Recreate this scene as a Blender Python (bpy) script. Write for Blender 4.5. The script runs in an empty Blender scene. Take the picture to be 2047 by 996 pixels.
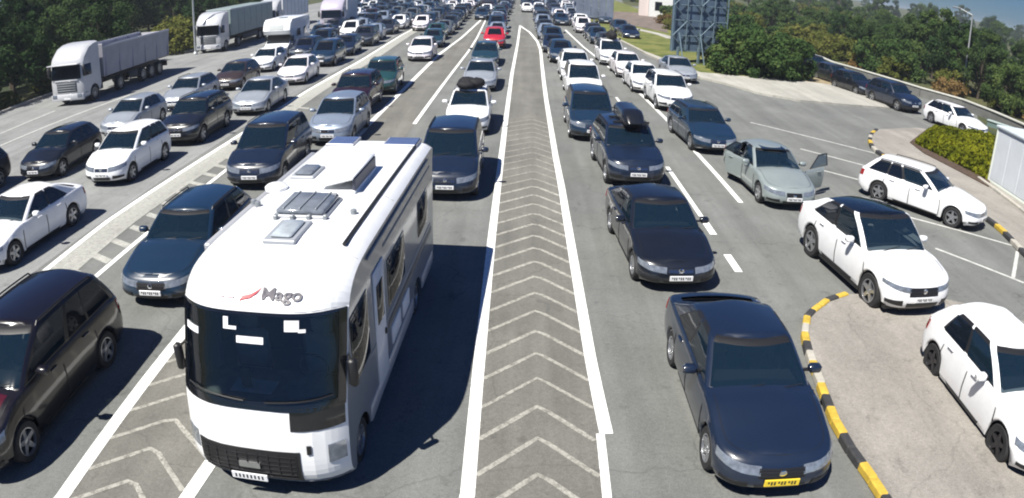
import bpy, math, random
from math import sin, cos, pi, radians, sqrt
from mathutils import Vector, Matrix, noise
random.seed(7)
scene = bpy.context.scene
COL = scene.collection

# ------------------------------------------------------------------ camera
CAM_H, CAM_PITCH, CAM_ROLL = 6.5, 0.3965958, 0.0285385
F_PX, PW, PH = 1396.68, 2047.0, 996.0
cam_data = bpy.data.cameras.new('camera')
cam = bpy.data.objects.new('camera', cam_data); COL.objects.link(cam)
scene.camera = cam
cam_data.type = 'PANO'
cam_data.panorama_type = 'FISHEYE_LENS_POLYNOMIAL'
cam_data.sensor_width = 36.0; cam_data.sensor_fit = 'HORIZONTAL'
cam_data.fisheye_fov = radians(180)
cam_data.fisheye_polynomial_k0 = 0.0
cam_data.fisheye_polynomial_k1 = -(PW / 36.0) / F_PX
cam_data.fisheye_polynomial_k2 = 0.0
cam_data.fisheye_polynomial_k3 = 0.0
cam_data.fisheye_polynomial_k4 = 0.0
cam_data.clip_start = 0.1; cam_data.clip_end = 9000
Mc = Matrix.Rotation(pi/2 - CAM_PITCH, 4, 'X') @ Matrix.Rotation(CAM_ROLL, 4, 'Z')
cam.matrix_world = Matrix.Translation((0, 0, CAM_H)) @ Mc

# ------------------------------------------------------------------ world and sun
SUN_DIR = Vector((0.46, 0.47, -1.0)).normalized()      # the way the light travels
w = bpy.data.worlds.new('World'); scene.world = w; w.use_nodes = True
nt = w.node_tree
bg = nt.nodes['Background']; bg.inputs['Strength'].default_value = 0.05
sky = nt.nodes.new('ShaderNodeTexSky'); sky.sky_type = 'NISHITA'; sky.sun_disc = False
sky.sun_elevation = math.asin(-SUN_DIR.z)
sky.sun_rotation = math.atan2(SUN_DIR.x, -SUN_DIR.y)
sky.air_density = 1.0; sky.dust_density = 0.15; sky.ozone_density = 2.5
hue = nt.nodes.new('ShaderNodeMix'); hue.data_type = 'RGBA'; hue.blend_type = 'MULTIPLY'; hue.inputs[0].default_value = 1.0
nt.links.new(sky.outputs[0], hue.inputs[6]); hue.inputs[7].default_value = (0.27, 0.45, 0.78, 1)
nt.links.new(hue.outputs[2], bg.inputs[0])
sd = bpy.data.lights.new('sun', 'SUN'); sd.energy = 5.0; sd.angle = radians(0.53); sd.color = (1.0, 0.96, 0.89)
sun = bpy.data.objects.new('sun', sd); COL.objects.link(sun); sun.location = (0, 0, 60)
sun.rotation_euler = SUN_DIR.to_track_quat('-Z', 'Y').to_euler()
scene.view_settings.view_transform = 'Standard'; scene.view_settings.look = 'None'
scene.view_settings.gamma = 1.0; scene.view_settings.exposure = 0.72
scene.cycles.max_bounces = 6; scene.cycles.diffuse_bounces = 2; scene.cycles.glossy_bounces = 3
scene.cycles.transmission_bounces = 3; scene.cycles.transparent_max_bounces = 8
scene.cycles.caustics_reflective = False; scene.cycles.caustics_refractive = False
scene.cycles.filter_width = 2.0

def at(px, py, z=0.0):
    """point of the photograph -> place on the horizontal plane at height z"""
    x = px - PW/2; y = -(py - PH/2)
    r = math.hypot(x, y); th = r / F_PX
    s = sin(th) / max(r, 1e-6)
    v = Mc.to_3x3() @ Vector((x*s, y*s, -cos(th)))
    t = (z - CAM_H) / v.z
    return Vector((v.x*t, v.y*t, z))

# ------------------------------------------------------------------ helpers
def newmesh(name, verts, faces, mats=(), fm=None, smooth=False, sharp=40):
    me = bpy.data.meshes.new(name)
    me.from_pydata([tuple(v) for v in verts], [], faces)
    for m in mats: me.materials.append(m)
    if fm: me.polygons.foreach_set('material_index', fm)
    if smooth:
        me.shade_smooth()
        try: me.set_sharp_from_angle(angle=radians(sharp))
        except Exception: pass
    me.update()
    return me

class MB:
    def __init__(s): s.v = []; s.f = []; s.m = []
    def add(s, verts, faces, mi=0):
        o = len(s.v); s.v += [tuple(v) for v in verts]
        for f in faces: s.f.append(tuple(i+o for i in f)); s.m.append(mi)
    def box(s, x0, x1, y0, y1, z0, z1, mi=0, M=None, taper=0):
        v = [(x0,y0,z0),(x1,y0,z0),(x1,y1,z0),(x0,y1,z0),(x0+taper,y0+taper,z1),(x1-taper,y0+taper,z1),(x1-taper,y1-taper,z1),(x0+taper,y1-taper,z1)]
        if M: v = [M @ Vector(p) for p in v]
        s.add(v, [(3,2,1,0),(4,5,6,7),(0,1,5,4),(1,2,6,5),(2,3,7,6),(3,0,4,7)], mi)
    def bbox(s, x0, x1, y0, y1, z0, z1, b=0.02, mi=0, M=None):
        # box with bevelled edges
        pts = []
        for sx, xa, xb in ((0,x0,x0+b),(1,x1,x1-b)):
            for sy, ya, yb in ((0,y0,y0+b),(1,y1,y1-b)):
                for sz, za, zb in ((0,z0,z0+b),(1,z1,z1-b)):
                    pts += [(xa,yb,zb),(xb,ya,zb),(xb,yb,za)]
        idx = lambda sx,sy,sz,k: (sx*4+sy*2+sz)*3+k
        F = []
        F.append([idx(0,0,0,0),idx(0,0,1,0),idx(0,1,1,0),idx(0,1,0,0)]); F.append([idx(1,0,0,0),idx(1,1,0,0),idx(1,1,1,0),idx(1,0,1,0)])
        F.append([idx(0,0,0,1),idx(1,0,0,1),idx(1,0,1,1),idx(0,0,1,1)]); F.append([idx(0,1,0,1),idx(0,1,1,1),idx(1,1,1,1),idx(1,1,0,1)])
        F.append([idx(0,0,0,2),idx(0,1,0,2),idx(1,1,0,2),idx(1,0,0,2)]); F.append([idx(0,0,1,2),idx(1,0,1,2),idx(1,1,1,2),idx(0,1,1,2)])
        for a in (0,1):
            for b_ in (0,1):
                F.append([idx(a,b_,0,0),idx(a,b_,1,0),idx(a,b_,1,1),idx(a,b_,0,1)])
                F.append([idx(a,0,b_,0),idx(a,1,b_,0),idx(a,1,b_,2),idx(a,0,b_,2)])
                F.append([idx(0,a,b_,1),idx(1,a,b_,1),idx(1,a,b_,2),idx(0,a,b_,2)])
                for c in (0,1): F.append([idx(a,b_,c,0),idx(a,b_,c,1),idx(a,b_,c,2)])
        if M: pts = [M @ Vector(p) for p in pts]
        s.add(pts, F, mi)
    def tube(s, p0, p1, r0, r1=None, n=8, mi=0, cap=True):
        p0 = Vector(p0); p1 = Vector(p1); r1 = r0 if r1 is None else r1
        d = (p1-p0).normalized(); a = d.orthogonal().normalized(); b = d.cross(a)
        v = [p0+(a*cos(2*pi*i/n)+b*sin(2*pi*i/n))*r0 for i in range(n)] + [p1+(a*cos(2*pi*i/n)+b*sin(2*pi*i/n))*r1 for i in range(n)]
        f = [(i,(i+1)%n,n+(i+1)%n,n+i) for i in range(n)]
        if cap: f += [tuple(range(n-1,-1,-1)), tuple(range(n,2*n))]
        s.add(v, f, mi)
    def lathe(s, prof, n=24, mi=0, axis='X', mfn=None):
        o = []
        for (r, h) in prof:
            for i in range(n):
                a = 2*pi*i/n
                o.append((h, r*cos(a), r*sin(a)) if axis == 'X' else (r*cos(a), r*sin(a), h))
        for j in range(len(prof)-1):
            f = [(j*n+i, j*n+(i+1)%n, (j+1)*n+(i+1)%n, (j+1)*n+i) for i in range(n)]
            base = len(s.v)
            if j == 0: s.v += o; base0 = base
            for q in f: s.f.append(tuple(k+base0 for k in q)); s.m.append(mi if mfn is None else mfn(j))
    def grid(s, P, mi=0, flip=False):
        nu = len(P); nv = len(P[0]); v = [p for row in P for p in row]
        f = []
        for i in range(nu-1):
            for j in range(nv-1):
                q = (i*nv+j, (i+1)*nv+j, (i+1)*nv+j+1, i*nv+j+1)
                f.append(q[::-1] if flip else q)
        s.add(v, f, mi)
    def mesh(s, name, mats, smooth=False, sharp=40):
        return newmesh(name, s.v, s.f, mats, s.m, smooth, sharp)

def obj(name, me, parent=None, loc=None, rot=None):
    o = bpy.data.objects.new(name, me); COL.objects.link(o)
    if parent: o.parent = parent
    if loc is not None: o.location = loc
    if rot is not None: o.rotation_euler = rot
    return o
def thing(name, label, cat, loc=(0,0,0), rz=0.0, group=None):
    o = bpy.data.objects.new(name, None); COL.objects.link(o); o.empty_display_size = 0.3
    o.location = loc; o.rotation_euler = (0, 0, rz); tag(o, label, cat, group); return o
def tag(o, label, cat, group=None):
    o['label'] = label; o['category'] = cat
    if group: o['group'] = group
    return o
def struct(name, me, kind='structure'):
    o = obj(name, me); o['kind'] = kind; return o

# ------------------------------------------------------------------ materials
MAT = {}
def mat(name, color, rough=0.5, metal=0.0, coat=0.0, var=0.0, vscale=3.0, bump=0.0, bscale=20.0, spec=0.5, objcol=0.0):
    if name in MAT: return MAT[name]
    m = bpy.data.materials.new(name); m.use_nodes = True; MAT[name] = m
    n = m.node_tree; b = n.nodes['Principled BSDF']
    b.inputs['Base Color'].default_value = (*color, 1); b.inputs['Roughness'].default_value = rough
    b.inputs['Metallic'].default_value = metal; b.inputs['Coat Weight'].default_value = coat
    b.inputs['Coat Roughness'].default_value = 0.06; b.inputs['Specular IOR Level'].default_value = spec
    if var > 0 or bump > 0 or objcol > 0:
        g = n.nodes.new('ShaderNodeNewGeometry')
    if var > 0 or objcol > 0:
        no = n.nodes.new('ShaderNodeTexNoise'); no.inputs['Scale'].default_value = vscale; no.inputs['Detail'].default_value = 6; no.inputs['Roughness'].default_value = 0.65
        n.links.new(g.outputs['Position'], no.inputs['Vector'])
        mr = n.nodes.new('ShaderNodeMapRange'); mr.inputs[1].default_value = 0.3; mr.inputs[2].default_value = 0.7
        mr.inputs[3].default_value = 1-var; mr.inputs[4].default_value = 1+var
        n.links.new(no.outputs['Fac'], mr.inputs[0])
        out = mr.outputs[0]
        if objcol > 0:
            oi = n.nodes.new('ShaderNodeObjectInfo'); mr2 = n.nodes.new('ShaderNodeMapRange')
            mr2.inputs[3].default_value = 1-objcol; mr2.inputs[4].default_value = 1+objcol
            n.links.new(oi.outputs['Random'], mr2.inputs[0])
            mu = n.nodes.new('ShaderNodeMath'); mu.operation = 'MULTIPLY'; n.links.new(out, mu.inputs[0]); n.links.new(mr2.outputs[0], mu.inputs[1]); out = mu.outputs[0]
        sc_ = n.nodes.new('ShaderNodeVectorMath'); sc_.operation = 'SCALE'; sc_.inputs[0].default_value = color
        n.links.new(out, sc_.inputs['Scale']); n.links.new(sc_.outputs[0], b.inputs['Base Color'])
    if bump > 0:
        nb = n.nodes.new('ShaderNodeTexNoise'); nb.inputs['Scale'].default_value = bscale; nb.inputs['Detail'].default_value = 4
        n.links.new(g.outputs['Position'], nb.inputs['Vector'])
        bp = n.nodes.new('ShaderNodeBump'); bp.inputs['Strength'].default_value = bump; bp.inputs['Distance'].default_value = 0.02
        n.links.new(nb.outputs['Fac'], bp.inputs['Height']); n.links.new(bp.outputs[0], b.inputs['Normal'])
    return m

PAINTC = {
 'white': (0.80,0.81,0.82), 'black': (0.006,0.008,0.013), 'navy': (0.007,0.014,0.032), 'dark blue': (0.008,0.024,0.050), 'dark grey': (0.028,0.033,0.042),
 'silver': (0.36,0.39,0.43), 'grey': (0.12,0.135,0.15), 'dark teal': (0.010,0.036,0.050), 'red': (0.42,0.015,0.03), 'maroon': (0.022,0.005,0.008), 'near-black maroon': (0.005,0.003,0.004),
 'green': (0.014,0.055,0.052), 'blue': (0.24,0.29,0.37), 'pale green silver': (0.30,0.345,0.34), 'yellow': (0.60,0.42,0.05), 'pearl white': (0.78,0.74,0.76), 'brown': (0.040,0.026,0.020)}
def paint(c):
    dark = sum(PAINTC[c]) < 0.3
    return mat('paint_'+c.replace(' ', '_'), PAINTC[c], 0.32 if dark else 0.38, 0.35 if c in ('silver','pale green silver','grey','dark grey','blue') else 0.0, 1.0 if dark else 0.6, var=0.06, vscale=2.5)
M_BLACK = mat('black_plastic', (0.012,0.012,0.013), 0.45)
M_RUBBER = mat('tyre_rubber', (0.017,0.017,0.018), 0.8, var=0.3, vscale=9)
M_ALLOY = mat('alloy_rim', (0.42,0.43,0.45), 0.3, 0.8)
M_DALLOY = mat('dark_rim', (0.05,0.05,0.055), 0.3, 0.7)
M_CHROME = mat('chrome', (0.75,0.76,0.78), 0.12, 1.0)
M_LAMP = mat('headlamp_lens', (0.20,0.225,0.26), 0.10, 0.3, 1.0, var=0.35, vscale=11)
M_TAIL = mat('tail_lamp_lens', (0.30,0.012,0.012), 0.12, 0, 1.0)
M_PLATE = mat('number_plate_white', (0.72,0.73,0.74), 0.4)
M_PLATEY = mat('number_plate_yellow', (0.75,0.55,0.04), 0.4)
M_INK = mat('plate_ink', (0.02,0.02,0.02), 0.5)
M_SEAT = mat('seat_cloth', (0.05,0.05,0.055), 0.9, var=0.2)
M_DASH = mat('dashboard_plastic', (0.035,0.037,0.04), 0.7)
M_PAPER = mat('white_card', (0.75,0.76,0.78), 0.6)
M_WHITE = mat('motorhome_white', (0.80,0.81,0.81), 0.3, 0, 0.6, var=0.07, vscale=1.6)
M_GRAYTRIM = mat('grey_trim', (0.20,0.22,0.24), 0.4, var=0.1)
M_DARKFRAME = mat('dark_frame', (0.03,0.03,0.035), 0.6, var=0.2)
def glassmat(name, tint, thru):
    m = bpy.data.materials.new(name); m.use_nodes = True; MAT[name] = m
    n = m.node_tree; n.nodes.remove(n.nodes['Principled BSDF']); out = n.nodes['Material Output']
    df = n.nodes.new('ShaderNodeBsdfDiffuse'); df.inputs[0].default_value = (*tint, 1)
    tr = n.nodes.new('ShaderNodeBsdfTransparent'); tr.inputs[0].default_value = (0.75,0.85,0.88,1)
    gl = n.nodes.new('ShaderNodeBsdfGlossy'); gl.inputs['Roughness'].default_value = 0.03; gl.inputs[0].default_value = (1,1,1,1)
    mx = n.nodes.new('ShaderNodeMixShader'); mx.inputs[0].default_value = thru
    n.links.new(df.outputs[0], mx.inputs[1]); n.links.new(tr.outputs[0], mx.inputs[2])
    fr = n.nodes.new('ShaderNodeFresnel'); fr.inputs[0].default_value = 1.6
    m2 = n.nodes.new('ShaderNodeMixShader'); n.links.new(fr.outputs[0], m2.inputs[0]); n.links.new(mx.outputs[0], m2.inputs[1]); n.links.new(gl.outputs[0], m2.inputs[2])
    n.links.new(m2.outputs[0], out.inputs[0]); return m
M_GLASS = glassmat('window_glass', (0.008,0.020,0.034), 0.38)
M_DGLASS = glassmat('dark_window_glass', (0.005,0.008,0.014), 0.12)

def asphalt(name, col, patch=0.25, warm=0.0):
    m = mat(name, col, 0.9)
    n = m.node_tree; b = n.nodes['Principled BSDF']; L = n.links
    g = n.nodes.new('ShaderNodeNewGeometry')
    def nz(scale, detail=5, vec=None):
        t = n.nodes.new('ShaderNodeTexNoise'); t.inputs['Scale'].default_value = scale; t.inputs['Detail'].default_value = detail; t.inputs['Roughness'].default_value = 0.7
        L.new(vec or g.outputs['Position'], t.inputs['Vector']); return t.outputs['Fac']
    def mr(src, a, b_, lo, hi):
        q = n.nodes.new('ShaderNodeMapRange'); q.inputs[1].default_value = a; q.inputs[2].default_value = b_; q.inputs[3].default_value = lo; q.inputs[4].default_value = hi
        L.new(src, q.inputs[0]); return q.outputs[0]
    def mul(a, c):
        q = n.nodes.new('ShaderNodeMath'); q.operation = 'MULTIPLY'; L.new(a, q.inputs[0]); L.new(c, q.inputs[1]); return q.outputs[0]
    mp = n.nodes.new('ShaderNodeMapping'); mp.inputs['Scale'].default_value = (1.0, 0.12, 1.0); L.new(g.outputs['Position'], mp.inputs['Vector'])
    v = mul(mr(nz(0.35), .3, .7, 1-patch, 1+patch), mr(nz(1.4, 6, mp.outputs[0]), .3, .7, 1-patch*.6, 1+patch*.6))
    v = mul(v, mr(nz(38, 3), .25, .75, .72, 1.28))
    v = mul(v, mr(nz(14, 2), .3, .7, .90, 1.10))
    v = mul(v, mr(nz(4.5, 6), .58, .75, 1.0, 0.76))
    mp2 = n.nodes.new('ShaderNodeMapping'); mp2.inputs['Scale'].default_value = (0.9, 0.035, 1.0); L.new(g.outputs['Position'], mp2.inputs['Vector'])
    v = mul(v, mr(nz(1.0, 3, mp2.outputs[0]), .35, .65, .86, 1.12))
    v = mul(v, mr(nz(1.9, 3), .60, .72, 1.0, 0.74))
    wv = n.nodes.new('ShaderNodeVectorMath'); wv.operation = 'ADD'; L.new(g.outputs['Position'], wv.inputs[0])
    nw = n.nodes.new('ShaderNodeTexNoise'); nw.inputs['Scale'].default_value = .9; nw.inputs['Detail'].default_value = 5; L.new(g.outputs['Position'], nw.inputs['Vector']); L.new(nw.outputs['Color'], wv.inputs[1])
    vo = n.nodes.new('ShaderNodeTexVoronoi'); vo.feature = 'DISTANCE_TO_EDGE'; vo.inputs['Scale'].default_value = .22; L.new(wv.outputs[0], vo.inputs['Vector'])
    v = mul(v, mr(vo.outputs['Distance'], .0, .006, .80, 1.0))
    s = n.nodes.new('ShaderNodeVectorMath'); s.operation = 'SCALE'; s.inputs[0].default_value = col; L.new(v, s.inputs['Scale'])
    L.new(s.outputs[0], b.inputs['Base Color'])
    bp = n.nodes.new('ShaderNodeBump'); bp.inputs['Strength'].default_value = 0.35; bp.inputs['Distance'].default_value = 0.01
    L.new(nz(55, 3), bp.inputs['Height']); L.new(bp.outputs[0], b.inputs['Normal'])
    return m
def linepaint(name, col, under, wear):
    m = asphalt(name, col, 0.05)
    n = m.node_tree; b = n.nodes['Principled BSDF']; L = n.links
    src = b.inputs['Base Color'].links[0].from_socket
    g = n.nodes.new('ShaderNodeNewGeometry'); t = n.nodes.new('ShaderNodeTexNoise'); t.inputs['Scale'].default_value = 7; t.inputs['Detail'].default_value = 8; t.inputs['Roughness'].default_value = 0.8
    L.new(g.outputs['Position'], t.inputs['Vector'])
    mr = n.nodes.new('ShaderNodeMapRange'); mr.inputs[1].default_value = wear-0.08; mr.inputs[2].default_value = wear+0.08; L.new(t.outputs['Fac'], mr.inputs[0])
    mx = n.nodes.new('ShaderNodeMix'); mx.data_type = 'RGBA'; L.new(mr.outputs[0], mx.inputs[0]); mx.inputs[6].default_value = (*under, 1); L.new(src, mx.inputs[7])
    L.new(mx.outputs[2], b.inputs['Base Color']); return m
M_ASPH = asphalt('asphalt', (0.147,0.152,0.143), 0.17)
M_ASPHL = asphalt('asphalt_pale', (0.215,0.220,0.215), 0.18)
M_ASPHI = asphalt('asphalt_island', (0.150,0.146,0.130), 0.2)
M_CONC = asphalt('concrete', (0.36,0.35,0.31), 0.12)
M_PAVE = asphalt('worn_pink_paving', (0.255,0.238,0.212), 0.16)
M_LINE = linepaint('road_paint', (0.80,0.80,0.77), (0.25,0.25,0.23), 0.30)
M_LINEW = linepaint('worn_road_paint', (0.35,0.34,0.30), (0.155,0.150,0.132), 0.45)
M_LINEF = linepaint('faded_road_paint', (0.27,0.265,0.235), (0.165,0.16,0.14), 0.46)
M_BAND = linepaint('faded_band_paint', (0.37,0.37,0.335), (0.24,0.24,0.22), 0.44)
M_KY = mat('kerb_yellow', (0.50,0.345,0.045), 0.7, var=0.25, vscale=6, bump=.3)
M_KB = mat('kerb_black', (0.035,0.036,0.038), 0.7, var=0.3, vscale=6, bump=.3)
M_KW = mat('kerb_stone', (0.40,0.38,0.33), 0.85, var=0.15, vscale=4, bump=.3)

# ------------------------------------------------------------------ ground, road, markings
def sheet(name, pts, z, m, kind='structure', tess=None):
    me = newmesh(name, [(p[0], p[1], z) for p in pts], [tuple(range(len(pts)))], [m])
    # make the face look up
    if me.polygons[0].normal.z < 0: me.flip_normals()
    return struct(name, me, kind)
def slab(mb, pts, z0, z1, mi=0):
    A = sum(pts[i][0]*pts[(i+1) % len(pts)][1]-pts[(i+1) % len(pts)][0]*pts[i][1] for i in range(len(pts)))
    if A < 0: pts = pts[::-1]
    n = len(pts); v = [(p[0],p[1],z0) for p in pts]+[(p[0],p[1],z1) for p in pts]
    mb.add(v, [tuple(range(n, 2*n))]+[(i,(i+1) % n,n+(i+1) % n,n+i) for i in range(n)], mi)
def resample(pts, step):
    pts = [Vector((p[0],p[1],0)) for p in pts]; out = [pts[0]]; acc = 0
    d = [0]
    for a, b in zip(pts, pts[1:]): d.append(d[-1]+(b-a).length)
    n = max(1, round(d[-1]/step)); res = []
    for i in range(n+1):
        t = d[-1]*i/n; k = 0
        while k < len(d)-2 and d[k+1] < t: k += 1
        f = (t-d[k])/max(d[k+1]-d[k], 1e-6); res.append(pts[k].lerp(pts[k+1], min(1, f)))
    return res
def strip(mb, pts, width, z, mi=0, step=3.0):
    r = resample(pts, step); L = []
    for i, p in enumerate(r):
        d = (r[min(i+1, len(r)-1)]-r[max(i-1, 0)]).normalized(); nrm = Vector((-d.y, d.x, 0))
        L.append(((p+nrm*width/2).to_tuple()[:2]+(z,), (p-nrm*width/2).to_tuple()[:2]+(z,)))
    for a, b in zip(L, L[1:]): mb.add([a[0],a[1],b[1],b[0]], [(0,1,2,3)], mi)
def PX(lst): return [at(*p) for p in lst]

# terrain with low hills far away
def terr_h(x, y):
    r = math.hypot(x, y)
    h = 0.0
    if r > 260:
        k = min(1, (r-260)/700.0); k = k*k*(3-2*k)
        a = math.atan2(x, y)
        h = k*(1+6*max(0, noise.noise(Vector((a*3.1, 0.3, r/900)))+.30)+3*noise.noise(Vector((x/160, y/160, 2))))
        if a > .35: h += k*6
    if x > 36: h += min(1.6, (x-36)*.05)*(1 if r < 260 else 1)
    return h - 0.03
mb = MB(); NX = []
rs = [0,12,25,40,60,80,110,150,200,260,320,400,500,620,760,920,1100,1400,1800,2500,3500,5000]
NA = 96; rows = []
for r in rs:
    rows.append([(r*sin(2*pi*i/NA), r*cos(2*pi*i/NA), terr_h(r*sin(2*pi*i/NA), r*cos(2*pi*i/NA))) for i in range(NA+1)])
mb.grid(rows, 0)
def grassmat(name, greens, scale):
    m = mat(name, greens[0], 0.95); n = m.node_tree; L = n.links; b = n.nodes['Principled BSDF']
    g = n.nodes.new('ShaderNodeNewGeometry')
    t = n.nodes.new('ShaderNodeTexNoise'); t.inputs['Scale'].default_value = scale; t.inputs['Detail'].default_value = 8; t.inputs['Roughness'].default_value = .7
    L.new(g.outputs['Position'], t.inputs['Vector'])
    cr = n.nodes.new('ShaderNodeValToRGB'); e = cr.color_ramp.elements
    e[0].position = .34; e[0].color = (*greens[0], 1); e[1].position = .68; e[1].color = (*greens[-1], 1)
    for i, c in enumerate(greens[1:-1]):
        q = e.new(.34+.34*(i+1)/(len(greens)-1)); q.color = (*c, 1)
    L.new(t.outputs['Fac'], cr.inputs[0]); L.new(cr.outputs[0], b.inputs['Base Color'])
    t2 = n.nodes.new('ShaderNodeTexNoise'); t2.inputs['Scale'].default_value = 9; t2.inputs['Detail'].default_value = 6
    L.new(g.outputs['Position'], t2.inputs['Vector'])
    bp = n.nodes.new('ShaderNodeBump'); bp.inputs['Strength'].default_value = .9; bp.inputs['Distance'].default_value = .15
    L.new(t2.outputs['Fac'], bp.inputs['Height']); L.new(bp.outputs[0], b.inputs['Normal']); return m
M_LAND = grassmat('dry_land', [(.022,.034,.012),(.040,.055,.018),(.085,.085,.030),(.035,.046,.018)], .09)
M_GRASS = grassmat('verge_grass', [(.060,.085,.016),(.105,.130,.022),(.19,.19,.05),(.11,.12,.035)], .45)
M_SAND = grassmat('dry_sand', [(.26,.20,.11),(.33,.27,.17),(.18,.15,.07)], .7)
M_SOIL = mat('soil', (.07,.045,.03), .95, var=.4, vscale=5, bump=.6)
me = mb.mesh('terrain', [M_LAND], smooth=True)
struct('terrain', me)

sheet('road', [(-31.8,-12),(40,-12),(40,30),(34,42),(31.5,62),(30,75),(30,262),(-44,262),(-44,120),(-31.8,70)], 0.0, M_ASPH)
sheet('lorry_lane_surface', [(-31.7,-11),(-11.9,-11),(-11.9,60),(-13.5,120),(-15,250),(-43.5,250),(-43.5,120),(-31.7,70)], 0.004, M_ASPHL)
mLp = PX([(1039.7,51),(1034.6,89),(1027.7,124.5),(1023,150),(1010,250),(983,476),(955.6,749),(934,996)]); mLp.append(Vector((-.88,3,0)))
mRp = PX([(1040,52),(1059,65),(1074,83),(1080.5,100),(1083,125.5),(1087,163),(1092,201),(1110.6,313),(1123,375.5),(1133,438),(1143,498),(1171,664),(1186,749),(1212,868)])
mRw = PX([(1200,868),(1205,898),(1218,996)]); mRw.append(Vector((1.2,3,0)))
sheet('hatched_island_surface', [p for p in mLp]+[p for p in (mRw[::-1]+mRp[::-1])], 0.004, M_ASPHI)
L2p = PX([(964,38),(923.6,75),(876,110.5),(813,173),(738,248.5),(368.6,664),(279,779),(199,888),(129.5,988)]); L2p.append(Vector((-6.5,3,0)))
L1p = PX([(972,38),(954,75),(938.7,100),(883,173),(828,248.5),(423,923),(371,993)]); L1p.append(Vector((-4.65,3,0)))
sheet('left_island_surface', [p for p in L2p]+[p for p in L1p[::-1]], 0.004, M_ASPHI)
M1p = [Vector((-12.2,5,0))]+PX([(0,619.5),(75,557),(140.5,498.5),(226,434.5),(326,368),(427,304),(499.5,257.5),(612,183),(723,120.5),(800,72),(850,45)])
M2x = -9.86
lm = MB()
strip(lm, mLp, .20, .009, step=1); strip(lm, mRp, .21, .009, step=1); strip(lm, L2p, .24, .009, step=1); strip(lm, L1p[:5], .17, .009); strip(lm, L1p[5:], .22, .009)
strip(lm, M1p, .19, .009); strip(lm, [(M2x,5),(M2x,12.6),(-9.95,23)], .16, .009)
Qp = PX([(1130,60),(1164.6,93),(1225,140.6),(1275,183),(1341,248),(1400,315),(1451,370),(1481,405.6)])
strip(lm, Qp, .17, .009)
struct('road_lines', lm.mesh('road_lines', [M_LINE]))
lm = MB()
strip(lm, mRw, .13, .009)
for y in (15.0, 17.4): strip(lm, [(5.36,y-.5),(5.36,y+.55)], .2, .009, step=1)
strip(lm, [(5.36,18.3),(5.38,23.4)], .14, .009); strip(lm, [(5.36,26),(5.36,37)], .14, .009)
struct('worn_lane_line', lm.mesh('worn_lane_line', [M_LINE]))
# chevrons on the central island: apex points away from the camera, 0.82 m apart
def lerp_x(pl, y):
    for a, b in zip(pl, pl[1:]):
        if (a.y-y)*(b.y-y) <= 0 and a.y != b.y: return a.x+(b.x-a.x)*(y-a.y)/(b.y-a.y)
    return pl[-1].x
full_R = mRp+mRw
lm = MB(); lm2 = MB()
rnd0 = random.Random(5); y = 5.0
while y < 31:
    ax = .38+.012*y; drop = .90
    xl = lerp_x(mLp, y-drop)+.1; xr = lerp_x(full_R, y-drop)-.1; wd = .085 if y < 14 else .11
    jag = random.uniform(-.015,.015)
    strip(lm if y < 21 else lm2, [(xl, y-drop+jag),(ax, y),(xr, y-drop*.98)], wd*rnd0.uniform(.8,1.05), .0085, step=.25)
    y += .82
struct('island_chevrons', lm.mesh('island_chevrons', [M_LINEW]))
struct('far_island_chevrons', lm2.mesh('far_island_chevrons', [M_LINEF]))
lm = MB(); y = 4.3
while y < 16:
    strip(lm, [(lerp_x(L2p, y-.72)+.12, y-.72),(-5.31, y),(lerp_x(L1p, y-.85)-.1, y-.85)], .085, .0085, step=.25); y += .77
y = 9.0
struct('left_island_chevrons', lm.mesh('left_island_chevrons', [M_LINEW]))
# far-left island: faded band along its line and thick hatch bars
lm = MB()
band = [p+Vector((.55,0,0)) for p in M1p]; strip(lm, band, .9, .0085)
y = 6.0
while y < 33:
    lm.add([(-10.68,y+.0,.011),(-9.98,y-.35,.011),(-9.98,y-.07,.011),(-10.68,y+.28,.011)], [(0,1,2,3)]); y += 1.02
struct('faded_hatch_band', lm.mesh('faded_hatch_band', [M_BAND]))
# parking bay lines on the right and faint lorry lane lines
lm = MB()
for seg in ([(1500,245),(1585,266),(1749,307)],[(1600,298),(1647,310),(1734,333)],[(1645,341),(1725,362)],[(1792,428),(1819,434),(2038,496),(2060,502)],[(1640,420),(1720,450)],[(1870,497),(1960,532),(2047,566)],[(2025,556),(2034,503)]):
    strip(lm, PX(seg), .12, .0065)
strip(lm, PX([(0,292),(130,238),(260,190)]), .14, .0095); strip(lm, PX([(0,268),(110,222)]), .12, .0095)
struct('parking_bay_lines', lm.mesh('parking_bay_lines', [mat('thin_bay_paint', (.5,.5,.47), .8, var=.25, vscale=5)]))
# loose worn marks near the first car
mb = MB(); slab(mb, PX([(1400,148),(1500,157),(1600,165),(1700,178),(1745,197),(1778,219),(1700,213),(1600,204),(1520,190),(1450,170),(1400,158),(1290,110),(1282,103)]), 0, .13)
struct('footpath', mb.mesh('footpath', [M_CONC]))
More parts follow.
